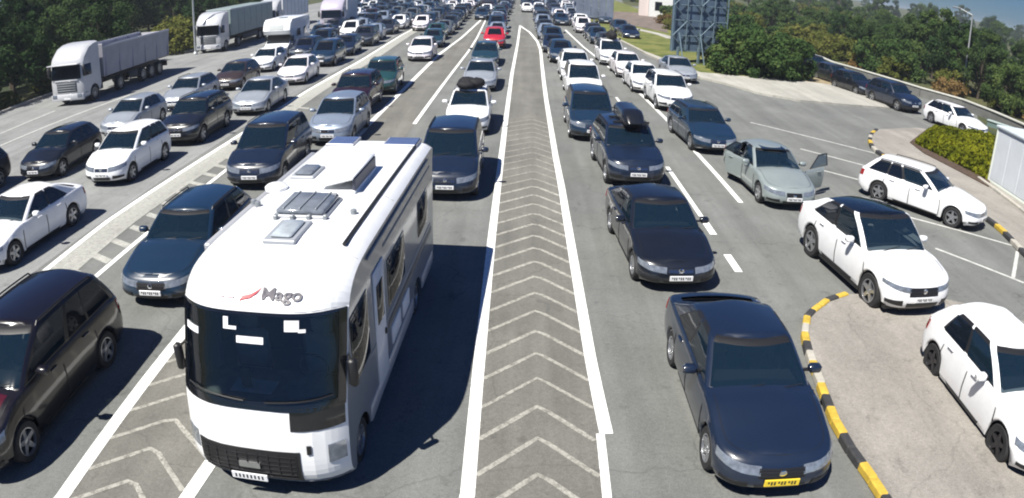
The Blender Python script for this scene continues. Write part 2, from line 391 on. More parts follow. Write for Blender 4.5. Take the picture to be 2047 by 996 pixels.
# grass verge behind the right hand queue
vp = PX([(1168,38),(1205,62),(1240,82),(1300,112),(1345,135),(1400,149),(1500,157.5),(1600,165.5),(1640,150)])+[Vector((24.5,62,0)),Vector((23,75,0)),Vector((24,120,0)),Vector((26,255,0)),Vector((15.5,255,0)),Vector((14.5,170,0))]
mb = MB(); slab(mb, vp, 0, .11); struct('grass_verge', mb.mesh('grass_verge', [M_GRASS]))
mb = MB(); slab(mb, PX([(1600,165.8),(1640,150.5),(1665,152),(1690,163),(1700,177.5)]), 0, .12); struct('sandy_patch', mb.mesh('sandy_patch', [M_SAND]))
mb = MB(); strip(mb, PX([(1205,44),(1262,58),(1325,72),(1345,80)]), 1.4, .125); struct('verge_footpath', mb.mesh('verge_footpath', [M_CONC]))
mb = MB(); slab(mb, [(p.x,p.y) for p in PX([(1180,34),(1262,52),(1335,68),(1330,30),(1180,22)])], .1, .122); struct('bare_dirt', mb.mesh('bare_dirt', [mat('bare_dirt', (.15,.12,.10), .95, var=.4, vscale=.7)]))

# kerbed islands on the right
K1 = PX([(1800,1075),(1760,996),(1700,910),(1665,850),(1640,780),(1618,725),(1607,680),(1612,640),(1650,610),(1690,597)])
isl1 = [p.copy() for p in K1]+PX([(1780,596),(1870,603),(1960,622),(2047,652)])+[Vector((20,12,0)),Vector((20,-3,0)),Vector((5.4,-3,0))]
mb = MB(); slab(mb, isl1, 0, .115); struct('paved_island', mb.mesh('paved_island', [M_PAVE]))
K2 = PX([(1752,263),(1741,272),(1738,287),(1747,303),(1785,328),(1840,355),(1905,392),(1955,430),(2000,463),(2047,512),(2100,560)])
isl2 = [p.copy() for p in K2]+[Vector((26,12,0)),Vector((27,30,0)),Vector((24.3,34.5,0))]+PX([(1830,259)])
mb = MB(); slab(mb, isl2, 0, .115); struct('paved_corner', mb.mesh('paved_corner', [M_PAVE]))
def kerb(name, label, pts, step, width, hgt, colors, group=None, start=0):
    r = resample(pts, step); root = thing(name, label, 'kerb', (r[0].x, r[0].y, 0))
    for i, (a, b) in enumerate(zip(r, r[1:])):
        d = (b-a); ln = d.length; ang = math.atan2(d.y, d.x); mb = MB(); j = random.uniform(-.01,.01)
        mb.bbox(.012, ln-.012+.03, -width/2+j, width/2+j, 0, hgt+random.uniform(-.006,.006), .025)
        o = obj('kerb_stone', mb.mesh('kerb_stone', [colors[(i+start) % len(colors)]]), root); o.location = (a.x-r[0].x, a.y-r[0].y, 0); o.rotation_euler = (0,0,ang)
    return root
kerb('painted_kerb', 'black and yellow kerb curving round the near paved island beside the black saloon', K1, .37, .16, .16, [M_KB,M_KB,M_KY,M_KY,M_KB,M_KB,M_KY,M_KY,M_KB,M_KY,M_KW,M_KY,M_KW,M_KB,M_KY,M_KW,M_KY,M_KB,M_KY,M_KY,M_KB,M_KY,M_KW,M_KY], start=0)
kerb('painted_kerb', 'yellow and black kerb along the paved corner behind the white estate car', K2, .72, .2, .16, [M_KW, M_KB, M_KY, M_KB], start=1)
kerb('edging_kerb', 'pale edging stones at the foot of the white cabin', PX([(1955,362),(1990,388),(2047,432),(2090,470)]), .8, .16, .22, [M_KW, M_KW, M_CONC])
kerb('verge_kerb', 'pale stone kerb between the grass verge and the far right queue', PX([(1168,38),(1205,62),(1240,82),(1300,112),(1345,135),(1400,151)]), 2.5, .2, .14, [M_KW])
kerb('verge_kerb', 'long dark stone kerb along the trees beside the lorry lane', [(-31.9,8),(-31.9,70),(-43,110)], 2.5, .25, .16, [M_KW])

# ------------------------------------------------------------------ cars
TYPES = {
 #          L    W    H    wb   fo   hood  cowl  belt  yb0  yt0  yt1  yb1  r    sill  ht(top width ratio)
 'saloon': (4.75,1.83,1.46,2.82,.88, .72,  .93,  1.00,  1.34,2.12,3.50,4.36,.325,.20, .74),
 'estate': (4.75,1.85,1.47,2.87,.88, .74,  .94,  1.00, 1.40,2.15,4.20,4.62,.335,.20, .75),
 'hatchback':(4.30,1.80,1.49,2.65,.85,.76, .96,  1.01, 1.16,1.95,3.78,4.20,.325,.20, .74),
 'suv':    (4.62,1.87,1.68,2.72,.86, .93,  1.08, 1.13, 1.25,1.90,4.05,4.48,.36, .27, .78),
 'coupe suv':(4.88,2.00,1.80,2.92,.88,1.0, 1.13, 1.20, 1.22,2.05,3.85,4.80,.405, .30, .82),
 'people carrier':(4.70,1.87,1.74,2.82,.88,.86,1.05,1.10,1.00,1.95,4.20,4.58,.34,.22, .80),
 'compact mpv':(4.25,1.77,1.58,2.60,.82,.84,1.02,1.06,1.02,1.85,3.80,4.16,.325,.21, .78),
}
# body profile rows: height fraction, width factor, front pull-back, rear pull-back
TB = [0,.10,.24,.40,.56,.70,.82,.90,.96,1.0]
FX = [.93,.965,.985,.998,1.0,.995,.987,.98,.965,.935]
FP = [.10,.03,.00,.00,.015,.04,.07,.10,.14,.20]
RP = [.12,.04,.01,.00,.01,.03,.05,.06,.08,.12]
def interp(x, xs, ys):
    if x <= xs[0]: return ys[0]
    for i in range(len(xs)-1):
        if x <= xs[i+1]: return ys[i]+(ys[i+1]-ys[i])*(x-xs[i])/(xs[i+1]-xs[i])
    return ys[-1]
def sm(x, xs, ys):
    if x <= xs[0]: return ys[0]
    for i in range(len(xs)-1):
        if x <= xs[i+1]:
            t = (x-xs[i])/(xs[i+1]-xs[i]); t = t*t*(3-2*t); return ys[i]+(ys[i+1]-ys[i])*t
    return ys[-1]
def plan(u, hw, y0, y1, rx0, ry0, bow0, rx1, ry1, bow1):
    bc0 = bow0*((hw-rx0)/hw)**2; bc1 = bow1*((hw-rx1)/hw)**2
    if u <= 1: x = (hw-rx0)*u; return x, y0+bow0*(x/hw)**2
    if u <= 2: a = (u-1)*pi/2; return hw-rx0+rx0*sin(a), y0+bc0+ry0*(1-cos(a))
    if u <= 3: t = u-2; return hw, (y0+bc0+ry0)*(1-t)+(y1-bc1-ry1)*t
    if u <= 4: a = (u-3)*pi/2; return hw-rx1+rx1*cos(a), y1-bc1-ry1*(1-sin(a))
    x = (hw-rx1)*(5-u); return x, y1-bow1*(x/hw)**2
class CarShape:
    def __init__(s, ty):
        (s.L,s.W,s.H,s.wb,s.fo,s.hood,s.cowl,s.belt,s.yb0,s.yt0,s.yt1,s.yb1,s.r,s.sill,s.ht) = TYPES[ty]; s.ty = ty
        s.yf = s.fo; s.yr = s.fo+s.wb
    def zsh(s, y):
        L = s.L
        return sm(y, [0,.35,s.yb0,s.yb0+1.2,min(s.yb1,L-.3),L], [s.hood-.06,s.hood,s.cowl,s.cowl+.035,s.belt,s.belt-(.05 if s.ty=='saloon' else .03)])
    def zlow(s, y):
        z = s.sill+(.03 if y < .4 or y > s.L-.4 else 0); ra = s.r+.055
        for yw in (s.yf, s.yr):
            d = y-yw
            if abs(d) < ra: z = max(z, s.r+sqrt(ra*ra-d*d))
        return z
    def body(s, u, t):
        sg = 1 if u >= 0 else -1; u = abs(u)
        hw = s.W/2*interp(t, TB, FX); x, y = plan(u, hw, interp(t, TB, FP), s.L-interp(t, TB, RP), .50, .44, .13, .34, .30, .07)
        x *= 1-.035*(abs(y-s.L/2)/(s.L/2))**4
        zs = s.zsh(y); zl = s.zlow(y) if u > 1.5 and u < 3.9 else s.sill+.03
        flare = 0
        if 2 <= u <= 3:
            for yw in (s.yf, s.yr):
                d = abs(y-yw)/(s.r+.25)
                if d < 1: flare = max(flare, .018*(1-d)*(1-t))
        # rows keep their height except where an arch pushes them up
        zb = s.sill+.03 if not (2 <= u <= 3) else s.sill
        z = zb+(zs-zb)*t
        if zl > zb: z = max(z, zl+(zs-zl)*t*t*.6) if z < zl+.12 else z
        if t == 0: z = zl
        return Vector((sg*(x+flare), y-s.L/2, z))
    def hs(s, u, t):     # greenhouse
        sg = 1 if u >= 0 else -1; u = abs(u)
        tb = t
        w0 = s.W/2*.925; w1 = s.W/2*s.ht; hw = w0+(w1-w0)*(t**1.15); rnd_ = max(0, (t-.90)/.10); hw *= 1-.075*rnd_**2
        e = t; e += .05*rnd_**2; y0 = s.yb0+(s.yt0-s.yb0)*(e+.06*sin(pi*e)*-1); y1 = s.yb1+(s.yt1-s.yb1)*(e-.05*sin(pi*e))
        x, y = plan(u, hw, y0, y1, .20, .16, .17, .16, .16, .10)
        zb = s.zsh(y)-.015+(.05 if u <= 1 else .05*max(0, 2-u) if u < 2 else 0)*0
        yr_ = (y-s.yt0)/(s.yt1-s.yt0); zt = s.H-.045-.03*abs(yr_*2-.8)**2
        if s.ty == 'coupe suv': zt = s.H-.045-.17*max(0, yr_)**2
        z = zb+(zt-zb)*(t if t < .9 else .9+.1*(1-(1-rnd_)**1.6))
        return Vector((sg*x, y-s.L/2, z))
def patch(S, fn, us, ts, off, depth=.02, tb=None):
    """raised piece lying on the shell with a skirt; ts = function of s in 0..1 giving (t0,t1)"""
    mb = MB(); P = []; nt_ = 4
    for i, u in enumerate(us):
        t0, t1 = ts(i/(len(us)-1)); row = []
        for j in range(nt_): row.append(fn(u, t0+(t1-t0)*j/(nt_-1)))
        P.append(row)
    return raise_grid(P, off, depth)
def raise_grid(P, off, depth, mb=None):
    mb = mb or MB(); nu = len(P); nv = len(P[0])
    c = Vector((0,0,.7)); N = []
    for i in range(nu):
        r = []
        for j in range(nv):
            a = P[min(i+1,nu-1)][j]-P[max(i-1,0)][j]; b = P[i][min(j+1,nv-1)]-P[i][max(j-1,0)]
            n = a.cross(b); n = n.normalized() if n.length > 1e-9 else Vector((0,0,1))
            r.append(n)
        N.append(r)
    mid = P[nu//2][nv//2]; flip = N[nu//2][nv//2].dot(mid-c) < 0
    O = [[P[i][j]+N[i][j]*(-off if flip else off) for j in range(nv)] for i in range(nu)]
    mb.grid(O, 0, flip)
    ring = [(i,0) for i in range(nu)]+[(nu-1,j) for j in range(1,nv)]+[(i,nv-1) for i in range(nu-2,-1,-1)]+[(0,j) for j in range(nv-2,0,-1)]
    v = []; 
    for (i,j) in ring: v += [O[i][j], O[i][j]-N[i][j]*(-depth if flip else depth)]
    n = len(ring); mb.add(v, [((2*k),(2*((k+1) % n)),(2*((k+1) % n))+1,(2*k)+1) for k in range(n)], 0)
    return mb
def linsp(a, b, n): return [a+(b-a)*i/(n-1) for i in range(n)]

WHEELS = {}
def wheel_meshes(r, style):
    k = (r, style)
    if k in WHEELS: return WHEELS[k]
    mb = MB(); w2 = .105; rr = r*.66
    mb.lathe([(rr,-w2*.9),(r*.93,-w2),(r,-w2*.7),(r,w2*.7),(r*.93,w2),(rr,w2*.9),(rr*.97,w2*.5),(rr*.97,-w2*.9)], 28)
    tyre = mb.mesh('tyre', [M_RUBBER], True, 50)
    mb = MB(); rm = M_ALLOY if style != 'dark' else M_DALLOY; lip = []
    mb.lathe([(rr*1.0,w2*.92),(rr*.93,w2*.95),(rr*.90,w2*.55),(rr*.88,-.02),(.02,-.03)], 28, mfn=lambda j: 0 if j < 2 else 1)
    n = 5 if style != 'multi' else 10
    for i in range(n):
        M = Matrix.Rotation(2*pi*i/n, 4, 'X'); wd = .032 if n == 5 else .016
        mb.add([M @ Vector(p) for p in [(w2*.72,-wd*1.5,.03),(w2*.72,wd*1.5,.03),(w2*.86,wd,rr*.92),(w2*.86,-wd,rr*.92),(.0,-wd*1.8,.03),(.0,wd*1.8,.03),(.0,wd*1.2,rr*.92),(.0,-wd*1.2,rr*.92)]], [(0,1,2,3),(1,5,6,2),(4,0,3,7)], 0)
    mb.lathe([(.06,.0),(.06,w2*.75),(.045,w2*.82),(0.001,w2*.84)], 14)
    rim = mb.mesh('rim', [rm, M_BLACK], True, 35)
    WHEELS[k] = (tyre, rim); return WHEELS[k]

PROTO = {}
def car_spec(ty, lod, style='', darkroof=False, front='plain'):
    """list of (name, mesh, slot-0 paint?, parent index, location, rotation)"""
    key = (ty, lod, style, darkroof, front)
    if key in PROTO: return PROTO[key]
    S = CarShape(ty); L, W = S.L, S.W; spec = []
    def add(name, me, pnt=False, par=-1, loc=(0,0,0), rot=(0,0,0)):
        spec.append((name, me, pnt, par, loc, rot)); return len(spec)-1
    hi = lod == 0
    # stations round the body
    ys0 = plan(2, W/2, .05, L-.05, .50,.44,.13,.34,.30,.07)[1]; ys1 = plan(3, W/2, .05, L-.05, .50,.44,.13,.34,.30,.07)[1]
    yd = [S.yb0+.02, S.yb0+.02+(S.yb1-S.yb0)*.36, min(S.yr-.05, S.yb0+(S.yb1-S.yb0)*.68)]   # door cuts
    fy = set()
    ra = S.r+.055
    for yw in (S.yf, S.yr):
        for q in ((-1.02,-.999,-.92,-.75,-.5,-.25,0,.25,.5,.75,.92,.999,1.02) if hi else (-1.02,-.999,-.7,0,.7,.999,1.02)): fy.add(round(yw+ra*q, 4))
    for q in yd: fy.add(round(q, 4))
    n = 26 if hi else 8
    for i in range(n+1):
        y = ys0+(ys1-ys0)*i/n
        if all(abs(y-q) > .05 for q in fy): fy.add(round(y, 4))
    fl = sorted((y-ys0)/(ys1-ys0) for y in fy if ys0-.01 <= y <= ys1+.01)
    fl = [min(1, max(0, f)) for f in fl]
    U = ([0,.2,.4,.6,.8,1,1.2,1.4,1.6,1.8] if hi else [0,.5,1,1.5])+[2+f for f in fl]+([3.2,3.4,3.6,3.8,4,4.25,4.5,4.75,5] if hi else [3.5,4,4.5,5])
    U = sorted(set(round(u, 5) for u in U))
    T = TB if hi else [0,.24,.56,.82,.96,1.0]
    bodym, hood, doors = MB(), MB(), {(sd,k): MB() for sd in (1,-1) for k in (0,1)}
    udoor = [2+(q-ys0)/(ys1-ys0) for q in yd]
    for sg in (1,-1):
        G = [[S.body(sg*u if u > 0 else sg*1e-9, t) for t in T] for u in U]
        for i in range(len(U)-1):
            um = (U[i]+U[i+1])/2
            for j in range(len(T)-1):
                tgt = bodym
                if hi and T[j] >= .08:
                    for k in (0,1):
                        if udoor[k] < um < udoor[k+1]: tgt = doors[(sg,k)]
                q = [G[i][j],G[i+1][j],G[i+1][j+1],G[i][j+1]]
                tgt.add(q if sg > 0 else q[::-1], [(0,1,2,3)])
    # top deck
    C = ([-1,-.8,-.55,-.28,0,.28,.55,.8,1] if hi else [-1,-.6,0,.6,1]); TG = []
    for u in U:
        p = S.body(u, 1.0); row = []
        for c in C:
            cr = .075*(1-c**2)**1.1
            if S.yb1-.1 < p.y+L/2 or True: row.append(Vector((p.x*c, p.y-(0.05*(1-c*c) if u <= 1 else 0)*0, p.z+cr*min(1, (p.y+L/2)/.5, (L/2-p.y)/.3))))
        TG.append(row)
    for i in range(len(U)-1):
        ym = (TG[i][0].y+TG[i+1][0].y)/2+L/2
        for j in range(len(C)-1):
            cm = abs(C[j]+C[j+1])/2
            if S.yb0+.28 < ym < S.yb1-.12 and cm < .9: continue
            q = [TG[i][j],TG[i][j+1],TG[i+1][j+1],TG[i+1][j]]
            tgt = hood if (hi and ym < S.yb0+.05 and cm < .9 and ym > .12) else bodym
            tgt.add(q, [(0,1,2,3)])
    def weld(mb, name, mats, smooth=True, sharp=38):
        me = mb.mesh(name, mats)
        import bmesh
        bm = bmesh.new(); bm.from_mesh(me); bmesh.ops.remove_doubles(bm, verts=bm.verts, dist=1e-4); bm.to_mesh(me); bm.free()
        me.shade_smooth(); me.set_sharp_from_angle(angle=radians(sharp)); return me
    body_i = add('body', weld(bodym, 'body', [None, M_BLACK]), True)
    # greenhouse
    TH = [0,.08,.35,.65,.90,.95,.98,1.0] if hi else [0,.10,.88,1.0]
    A0 = 2.02; lift = S.ty in ('saloon',)
    UB = 2.44; UC = 2.80 if ty in ('saloon','hatchback','coupe suv') else 2.68
    UE = 2.97
    UH = ([0,.3,.6,.93,.985,1.0,1.25,1.5,1.75,2.0,A0,2.13,2.28,UB-.015,UB+.03,2.55,2.62,UC,UC+.025,(UC+UE)/2,UE,3.0,3.3,3.6,4.0,4.12,4.4,4.7,5] if hi else [0,.93,1.0,1.5,2.0,A0,UB-.015,UB+.03,UC,UC+.025,UE,3,3.5,4.0,4.12,5])
    shell = MB(); wins = {}
    def isw(um):
        if um < (1.5 if hi else .93): return 'windscreen'
        if um > 4.0: return 'rear_window'
        if A0 < um < UB-.015: return 'w0'
        if UB+.03 < um < UC: return 'w1'
        if UC+.025 < um < UE and ty not in ('saloon','coupe suv','hatchback'): return 'w2'
        return None
    for sg in (1,-1):
        G = [[S.hs(sg*u if u > 0 else sg*1e-9, t) for t in TH] for u in UH]
        for i in range(len(UH)-1):
            um = (UH[i]+UH[i+1])/2; kd = isw(um)
            for j in range(len(TH)-1):
                q = [G[i][j],G[i+1][j],G[i+1][j+1],G[i][j+1]]
                if kd and 1 <= j < len(TH)-(4 if hi else 2):
                    key2 = kd if kd in ('windscreen','rear_window') else kd+('r' if sg > 0 else 'l')
                    wins.setdefault(key2, MB()).add(q if sg > 0 else q[::-1], [(0,1,2,3)])
                else: shell.add(q if sg > 0 else q[::-1], [(0,1,2,3)], 1 if (kd or (2.3 < um < UC+.024 and 1 <= j < len(TH)-(4 if hi else 2))) else 0)
    RG = []
    for u in UH:
        p = S.hs(u, 1.0)
        RG.append([Vector((p.x*c, p.y, p.z+.065*(1-c*c)*min(1, (u+.25)/1.2 if u < 1 else 1, (5.25-u)/1.2))) for c in C])
    rm = MB(); rm.grid(RG, 2 if darkroof else 0, True)
    shell.v += []; o = len(shell.v); shell.v += rm.v
    for f, m_ in zip(rm.f, rm.m): shell.f.append(tuple(k+o for k in f)); shell.m.append(m_)
    roof_i = add('roof', weld(shell, 'roof', [None, M_BLACK, M_DGLASS]), True)
    names = {'windscreen':'windscreen','rear_window':'rear_window','w0':'side_window','w1':'side_window','w2':'quarter_window'}
    door_i = {}
    if hi:
        for (sg,k), m_ in doors.items():
            di = add('door', weld(m_, 'door', [None, M_BLACK]), True); door_i[(sg,k)] = di
            # dark shut lines and handle
            for ue in ([udoor[k], udoor[k+1]] if k == 1 else [udoor[0]]):
                pm = patch(S, S.body, [sg*(ue-.0035), sg*(ue+.0035)], lambda s_: (.10,.985), .008, .006)
                add('shut_line', pm.mesh('shut_line', [M_BLACK]), False, di)
            uh = udoor[k+1]-.06
            hp = S.body(sg*(uh-.02), .86); hm = MB(); hm.bbox(-.015,.03,-.10,.10,-.015,.015,.01)
            add('door_handle', hm.mesh('door_handle', [None]), True, di, (hp.x+sg*.01-(0.015 if sg < 0 else 0), hp.y, hp.z))
        # sill trim
        for sg in (1,-1):
            pm = patch(S, S.body, [sg*u for u in linsp(udoor[0], udoor[2], 6)], lambda s_: (.0,.075), .012, .03)
            add('side_skirt', pm.mesh('side_skirt', [M_BLACK], True), False)
        hood_i = add('bonnet', weld(hood, 'bonnet', [None]), True)
        # bonnet shut line
        for sg in (1,-1):
            ml = MB(); pl = [TG[i][C.index(.8) if sg > 0 else C.index(-.8)].lerp(TG[i][C.index(1) if sg > 0 else C.index(-1)], .5)+Vector((0,0,.006)) for i in range(len(U)) if .15 < TG[i][0].y+L/2 < S.yb0+.05 and U[i] < 2.9]
            for a, b in zip(pl, pl[1:]):
                if (b-a).length < .01: continue
                ml.add([a+Vector((.006,0,0)),a-Vector((.006,0,0)),b-Vector((.006,0,0)),b+Vector((.006,0,0))],[(0,1,2,3)])
            add('shut_line', ml.mesh('shut_line', [M_BLACK]), False, hood_i)
    for k2, m_ in wins.items():
        base = k2 if k2 in names else k2[:-1]; sg = -1 if k2.endswith('l') and k2 not in names else 1
        par = -1
        if hi and base in ('w0','w1'): par = door_i[(sg, 0 if base == 'w0' else 1)]
        gm = M_GLASS if (hi and base in ('windscreen','w0')) else M_DGLASS
        add(names[base], weld(m_, names[base], [gm]), False, par)
    # front and rear fittings
    hl = {'suv':(.62,.88),'coupe suv':(.64,.86)}.get(ty, (.60,.90))
    for sg in (1,-1):
        nh = 8 if hi else 4
        pm = patch(S, S.body, [sg*u for u in linsp(.80, 1.88, nh)], lambda s_: (hl[0]-.02+.15*s_, hl[1]-.05+.07*s_), .008, .03)
        add('headlight', pm.mesh('headlight', [M_LAMP], True), False)
        pm = patch(S, S.body, [sg*u for u in linsp(3.1, 4.45, nh)], lambda s_: (.66+.02*s_, .93-.04*s_), .01, .03)
        add('tail_light', pm.mesh('tail_light', [M_TAIL], True), False)
    gt = {'big':(.32,.80,.66),'plain':(.60,.80,.72),'wide':(.50,.80,.86)}[front]
    pm = patch(S, S.body, linsp(-gt[2], gt[2], 7), lambda s_: (gt[0], gt[1]), .008, .03)
    gi = add('grille', pm.mesh('grille', [M_BLACK], True), False)
    pm = patch(S, S.body, linsp(-.98, .98, 11), lambda s_: (.06, .26), .008, .03)
    add('lower_intake', pm.mesh('lower_intake', [M_BLACK], True), False)
    if hi:
        for tt in linsp(gt[0]+.05, gt[1]-.05, 3 if front != 'big' else 5):
            pm = patch(S, S.body, linsp(-gt[2]*.96, gt[2]*.96, 7), lambda s_: (tt-.008, tt+.008), .018, .012)
            add('grille_bar', pm.mesh('grille_bar', [M_CHROME if front == 'plain' else M_DALLOY], True), False, gi)
        bp = S.body(1e-6, (gt[0]+gt[1])/2+.04); m_ = MB(); m_.lathe([(.0001,-.02),(.055,-.02),(.055,.0),(.04,.008),(.0001,.01)], 14, axis='Z')
        add('badge', m_.mesh('badge', [M_CHROME], True), False, gi, (0, bp.y-.03, bp.z), (pi/2,0,0))
    for sg in (1,-1):
        pm = patch(S, S.body, [sg*u for u in linsp(1.12, 1.72, 5 if hi else 3)], lambda s_: (.14+.05*s_, .36-.06*s_), .010, .02)
        add('side_intake', pm.mesh('side_intake', [M_BLACK], True), False)
    # plates
    for rear in (0, 1):
        m_ = MB(); m_.bbox(-.26,.26,-.012,.012,-.057,.057,.006)
        if hi:
            xs = [-.20,-.155,-.11,-.05,-.005,.04,.10,.145,.19]
            for q, xx in enumerate(xs): m_.box(xx-.013,xx+.013,-.0145,-.0125,-.03 if q % 3 else -.005,.03,1)
        p = S.body(1e-6 if not rear else 5, .40 if not rear else .60)
        add('number_plate', m_.mesh('number_plate', [M_PLATE, M_INK]), False, -1, (0, p.y+(.02 if rear else -.025), p.z), (0,0,pi if rear else 0))
    # mirrors
    for sg in (1,-1):
        m_ = MB(); m_.bbox(-.11,.11,-.075,.075,-.07,.07,.035,0); m_.box(-.19,-.09,-.02,.04,-.05,-.02,1) if sg > 0 else m_.box(.09,.19,-.02,.04,-.05,-.02,1)
        p = S.hs(sg*2.1, .12); mi = add('mirror', m_.mesh('mirror', [None, M_BLACK], True, 60), True, -1, (p.x+sg*.20, p.y-.02, p.z+.05))
    # underside and interior
    m_ = MB(); m_.box(-W/2+.26, W/2-.26, -L/2+.42, L/2-.40, .19, .62); m_.box(-W/2+.08, W/2-.08, -L/2+S.yf+ra, -L/2+S.yr-ra, .19, .36); m_.box(-W/2+.50, W/2-.50, -L/2+.22, -L/2+S.yf-ra, .24, .55); m_.box(-W/2+.15, W/2-.15, -L/2+S.yf-ra-.12, -L/2+S.yf-ra, .24, .55); m_.box(-W/2+.45, W/2-.45, -L/2+S.yr+ra, L/2-.22, .24, .58); m_.box(-W/2+.15, W/2-.15, -L/2+S.yr+ra, -L/2+S.yr+ra+.12, .24, .55)
    add('underbody', m_.mesh('underbody', [M_BLACK]), False)
    if hi:
        m_ = MB(); m_.box(-W/2+.2, W/2-.2, S.yb0+.05-L/2, S.yb0+.75-L/2, .6, S.cowl-.01, taper=.04); add('dashboard', m_.mesh('dashboard', [M_DASH]), False)
        for xx in (-.38,.38):
            m_ = MB(); yy = S.yb0+1.35-L/2
            m_.bbox(xx-.25,xx+.25,yy-.25,yy+.3,.45,.66,.05); m_.bbox(xx-.24,xx+.24,yy+.2,yy+.36,.6,min(1.12, S.H-.3),.06); m_.bbox(xx-.12,xx+.12,yy+.24,yy+.34,min(1.10, S.H-.32),min(1.30, S.H-.14),.03)
            add('seat', m_.mesh('seat', [M_SEAT], True, 60), False)
        m_ = MB(); yy = S.yr-.15-L/2; m_.bbox(-.62,.62,yy-.45,yy,.45,.68,.05); m_.bbox(-.62,.62,yy-.1,yy+.08,.6,1.1,.06); add('rear_seat', m_.mesh('rear_seat', [M_SEAT], True, 60), False)
        m_ = MB()
        for i in range(14):
            a0 = 2*pi*i/14; a1 = 2*pi*(i+1)/14; m_.tube((.17*cos(a0),0,.17*sin(a0)),(.17*cos(a1),0,.17*sin(a1)),.014,n=5)
        add('steering_wheel', m_.mesh('steering_wheel', [M_BLACK]), False, -1, (.38, S.yb0+.85-L/2, S.cowl+.02), (-.4,0,0))
        for xx in (-.5,.12):
            a = S.hs(.02, .09)+Vector((xx,-.0,.012)); bb = S.hs(.5, .2); b = Vector((xx+.55, bb.y-.015, bb.z+.02)); m_ = MB(); m_.tube(a, b, .009, n=5)
            add('wiper', m_.mesh('wiper', [M_BLACK]), False)
    if ty in ('estate','suv','people carrier','coupe suv') and hi and not darkroof:
        for sg in (1,-1):
            pts = [S.hs(sg*(2.0+.95*q/6), .97)+Vector((-sg*.01,0,.045)) for q in range(7)]; m_ = MB()
            for a, b in zip(pts, pts[1:]): m_.tube(a, b, .016, n=6)
            m_.tube(pts[0], pts[0]+Vector((0,-.06,-.06)), .016, n=6); m_.tube(pts[-1], pts[-1]+Vector((0,.06,-.06)), .016, n=6)
            add('roof_rail', m_.mesh('roof_rail', [M_BLACK]), False, roof_i)
    st = style or 'alloy'; tyre, rim = wheel_meshes(S.r, st)
    for sg in (1,-1):
        for yw in (S.yf, S.yr):
            wi = add('wheel', tyre, False, -1, (sg*(W/2-.125), yw-L/2, S.r), (0,0,0 if sg > 0 else pi))
            add('rim', rim, False, wi)
    PROTO[key] = spec; return spec

def put_car(ty, color, pos, rz, label, lod=0, group=None, name=None, **kw):
    """pos = centre of the car on the ground; front points along local -Y"""
    cats = {'saloon':'car','estate':'car','hatchback':'car','suv':'suv','coupe suv':'suv','people carrier':'people carrier','compact mpv':'car'}
    nm = {'saloon':'saloon_car','estate':'estate_car','hatchback':'hatchback_car','suv':'suv','coupe suv':'coupe_suv','people carrier':'people_carrier','compact mpv':'compact_people_carrier'}[ty]
    spec = car_spec(ty, lod, **kw); root = thing(nm, label, cats[ty], (pos[0], pos[1], 0), rz, group)
    made = []; pm = paint(color)
    for (name_, me, pnt, par, loc, rot) in spec:
        o = bpy.data.objects.new(name_, me); COL.objects.link(o); o.parent = made[par] if par >= 0 else root
        o.location = loc; o.rotation_euler = rot
        if pnt: o.material_slots[0].link = 'OBJECT'; o.material_slots[0].material = pm
        made.append(o)
    return root, made, spec
def from_front(ty, x, y, rz):
    L = TYPES[ty][0]; return (x-sin(rz)*L/2, y+cos(rz)*L/2)
def from_wheels(ty, pf, pr, side):
    """front and rear wheel contact points (outer side) on one flank; side +1 = local +X"""
    L, W = TYPES[ty][0], TYPES[ty][1]; fo, wb = TYPES[ty][4], TYPES[ty][3]
    d = (Vector(pf)-Vector(pr)).normalized(); rz = math.atan2(d.x, -d.y)   # local -Y -> d
    R = Matrix.Rotation(rz, 3, 'Z'); mid = (Vector(pf)+Vector(pr))/2
    off = R @ Vector((side*(W/2-.10), fo+wb/2-L/2, 0)); c = mid-off.xy
    return (c.x, c.y), rz

# ------------------------------------------------------------------ the cars, lane by lane
def F(px, py): p = at(px, py, .17); return p.x, p.y
def front_car(ty, color, px, py, rz, label, lod=0, **kw):
    x, y = F(px, py); return put_car(ty, color, from_front(ty, x, y, rz), rz, label, lod, **kw)
def wheel_car(ty, color, pf, pr, side, label, **kw):
    c, rz = from_wheels(ty, at(*pf).xy, at(*pr).xy, side); return put_car(ty, color, c, rz, label, 0, **kw)
# right of the central island
r1 = wheel_car('saloon', 'navy', (1410,925), (1345,730), -1, 'very dark blue saloon with a yellow front plate, nearest car right of the hatched island', front='wide')
for o in r1[1]:
    if o.name.startswith('number_plate') and o.location.y < 0:
        o.data = o.data.copy(); o.data.materials[0] = M_PLATEY; o['label'] = 'yellow number plate'
front_car('saloon', 'black', 1359, 576, .06, 'black saloon right behind the very dark blue saloon with the yellow plate', front='plain')
r3 = front_car('suv', 'navy', 1275, 372, .05, 'dark blue off-roader with a black roof box, third in the queue right of the island')
front_car('people carrier', 'dark blue', 1186, 278, .0, 'dark blue people carrier behind the off-roader with the roof box')
front_car('people carrier', 'white', 1170, 199, .0, 'white people carrier directly behind the dark blue people carrier')
front_car('suv', 'white', 1152, 160, .0, 'white off-roader behind the white people carrier, in front of a dark blue car')
# second lane right
s1 = front_car('saloon', 'pale green silver', 1586, 414, .04, 'pale grey-green saloon standing with two doors wide open', front='big')
front_car('estate', 'dark blue', 1435, 304, .06, 'dark blue estate car behind the pale saloon with open doors')
front_car('suv', 'white', 1352, 220, .02, 'white off-roader right behind the dark blue estate car by the verge')
front_car('hatchback', 'white', 1297, 184, .02, 'white hatchback second of the four white cars by the verge')
front_car('hatchback', 'pearl white', 1262, 154, .02, 'off-white hatchback third of the four white cars by the verge')
s6 = front_car('people carrier', 'white', 1226, 129, .0, 'white people carrier with a black load on its roof by the verge')
front_car('saloon', 'silver', 1370, 163, .02, 'silver saloon half hidden behind the white off-roader at the verge edge')
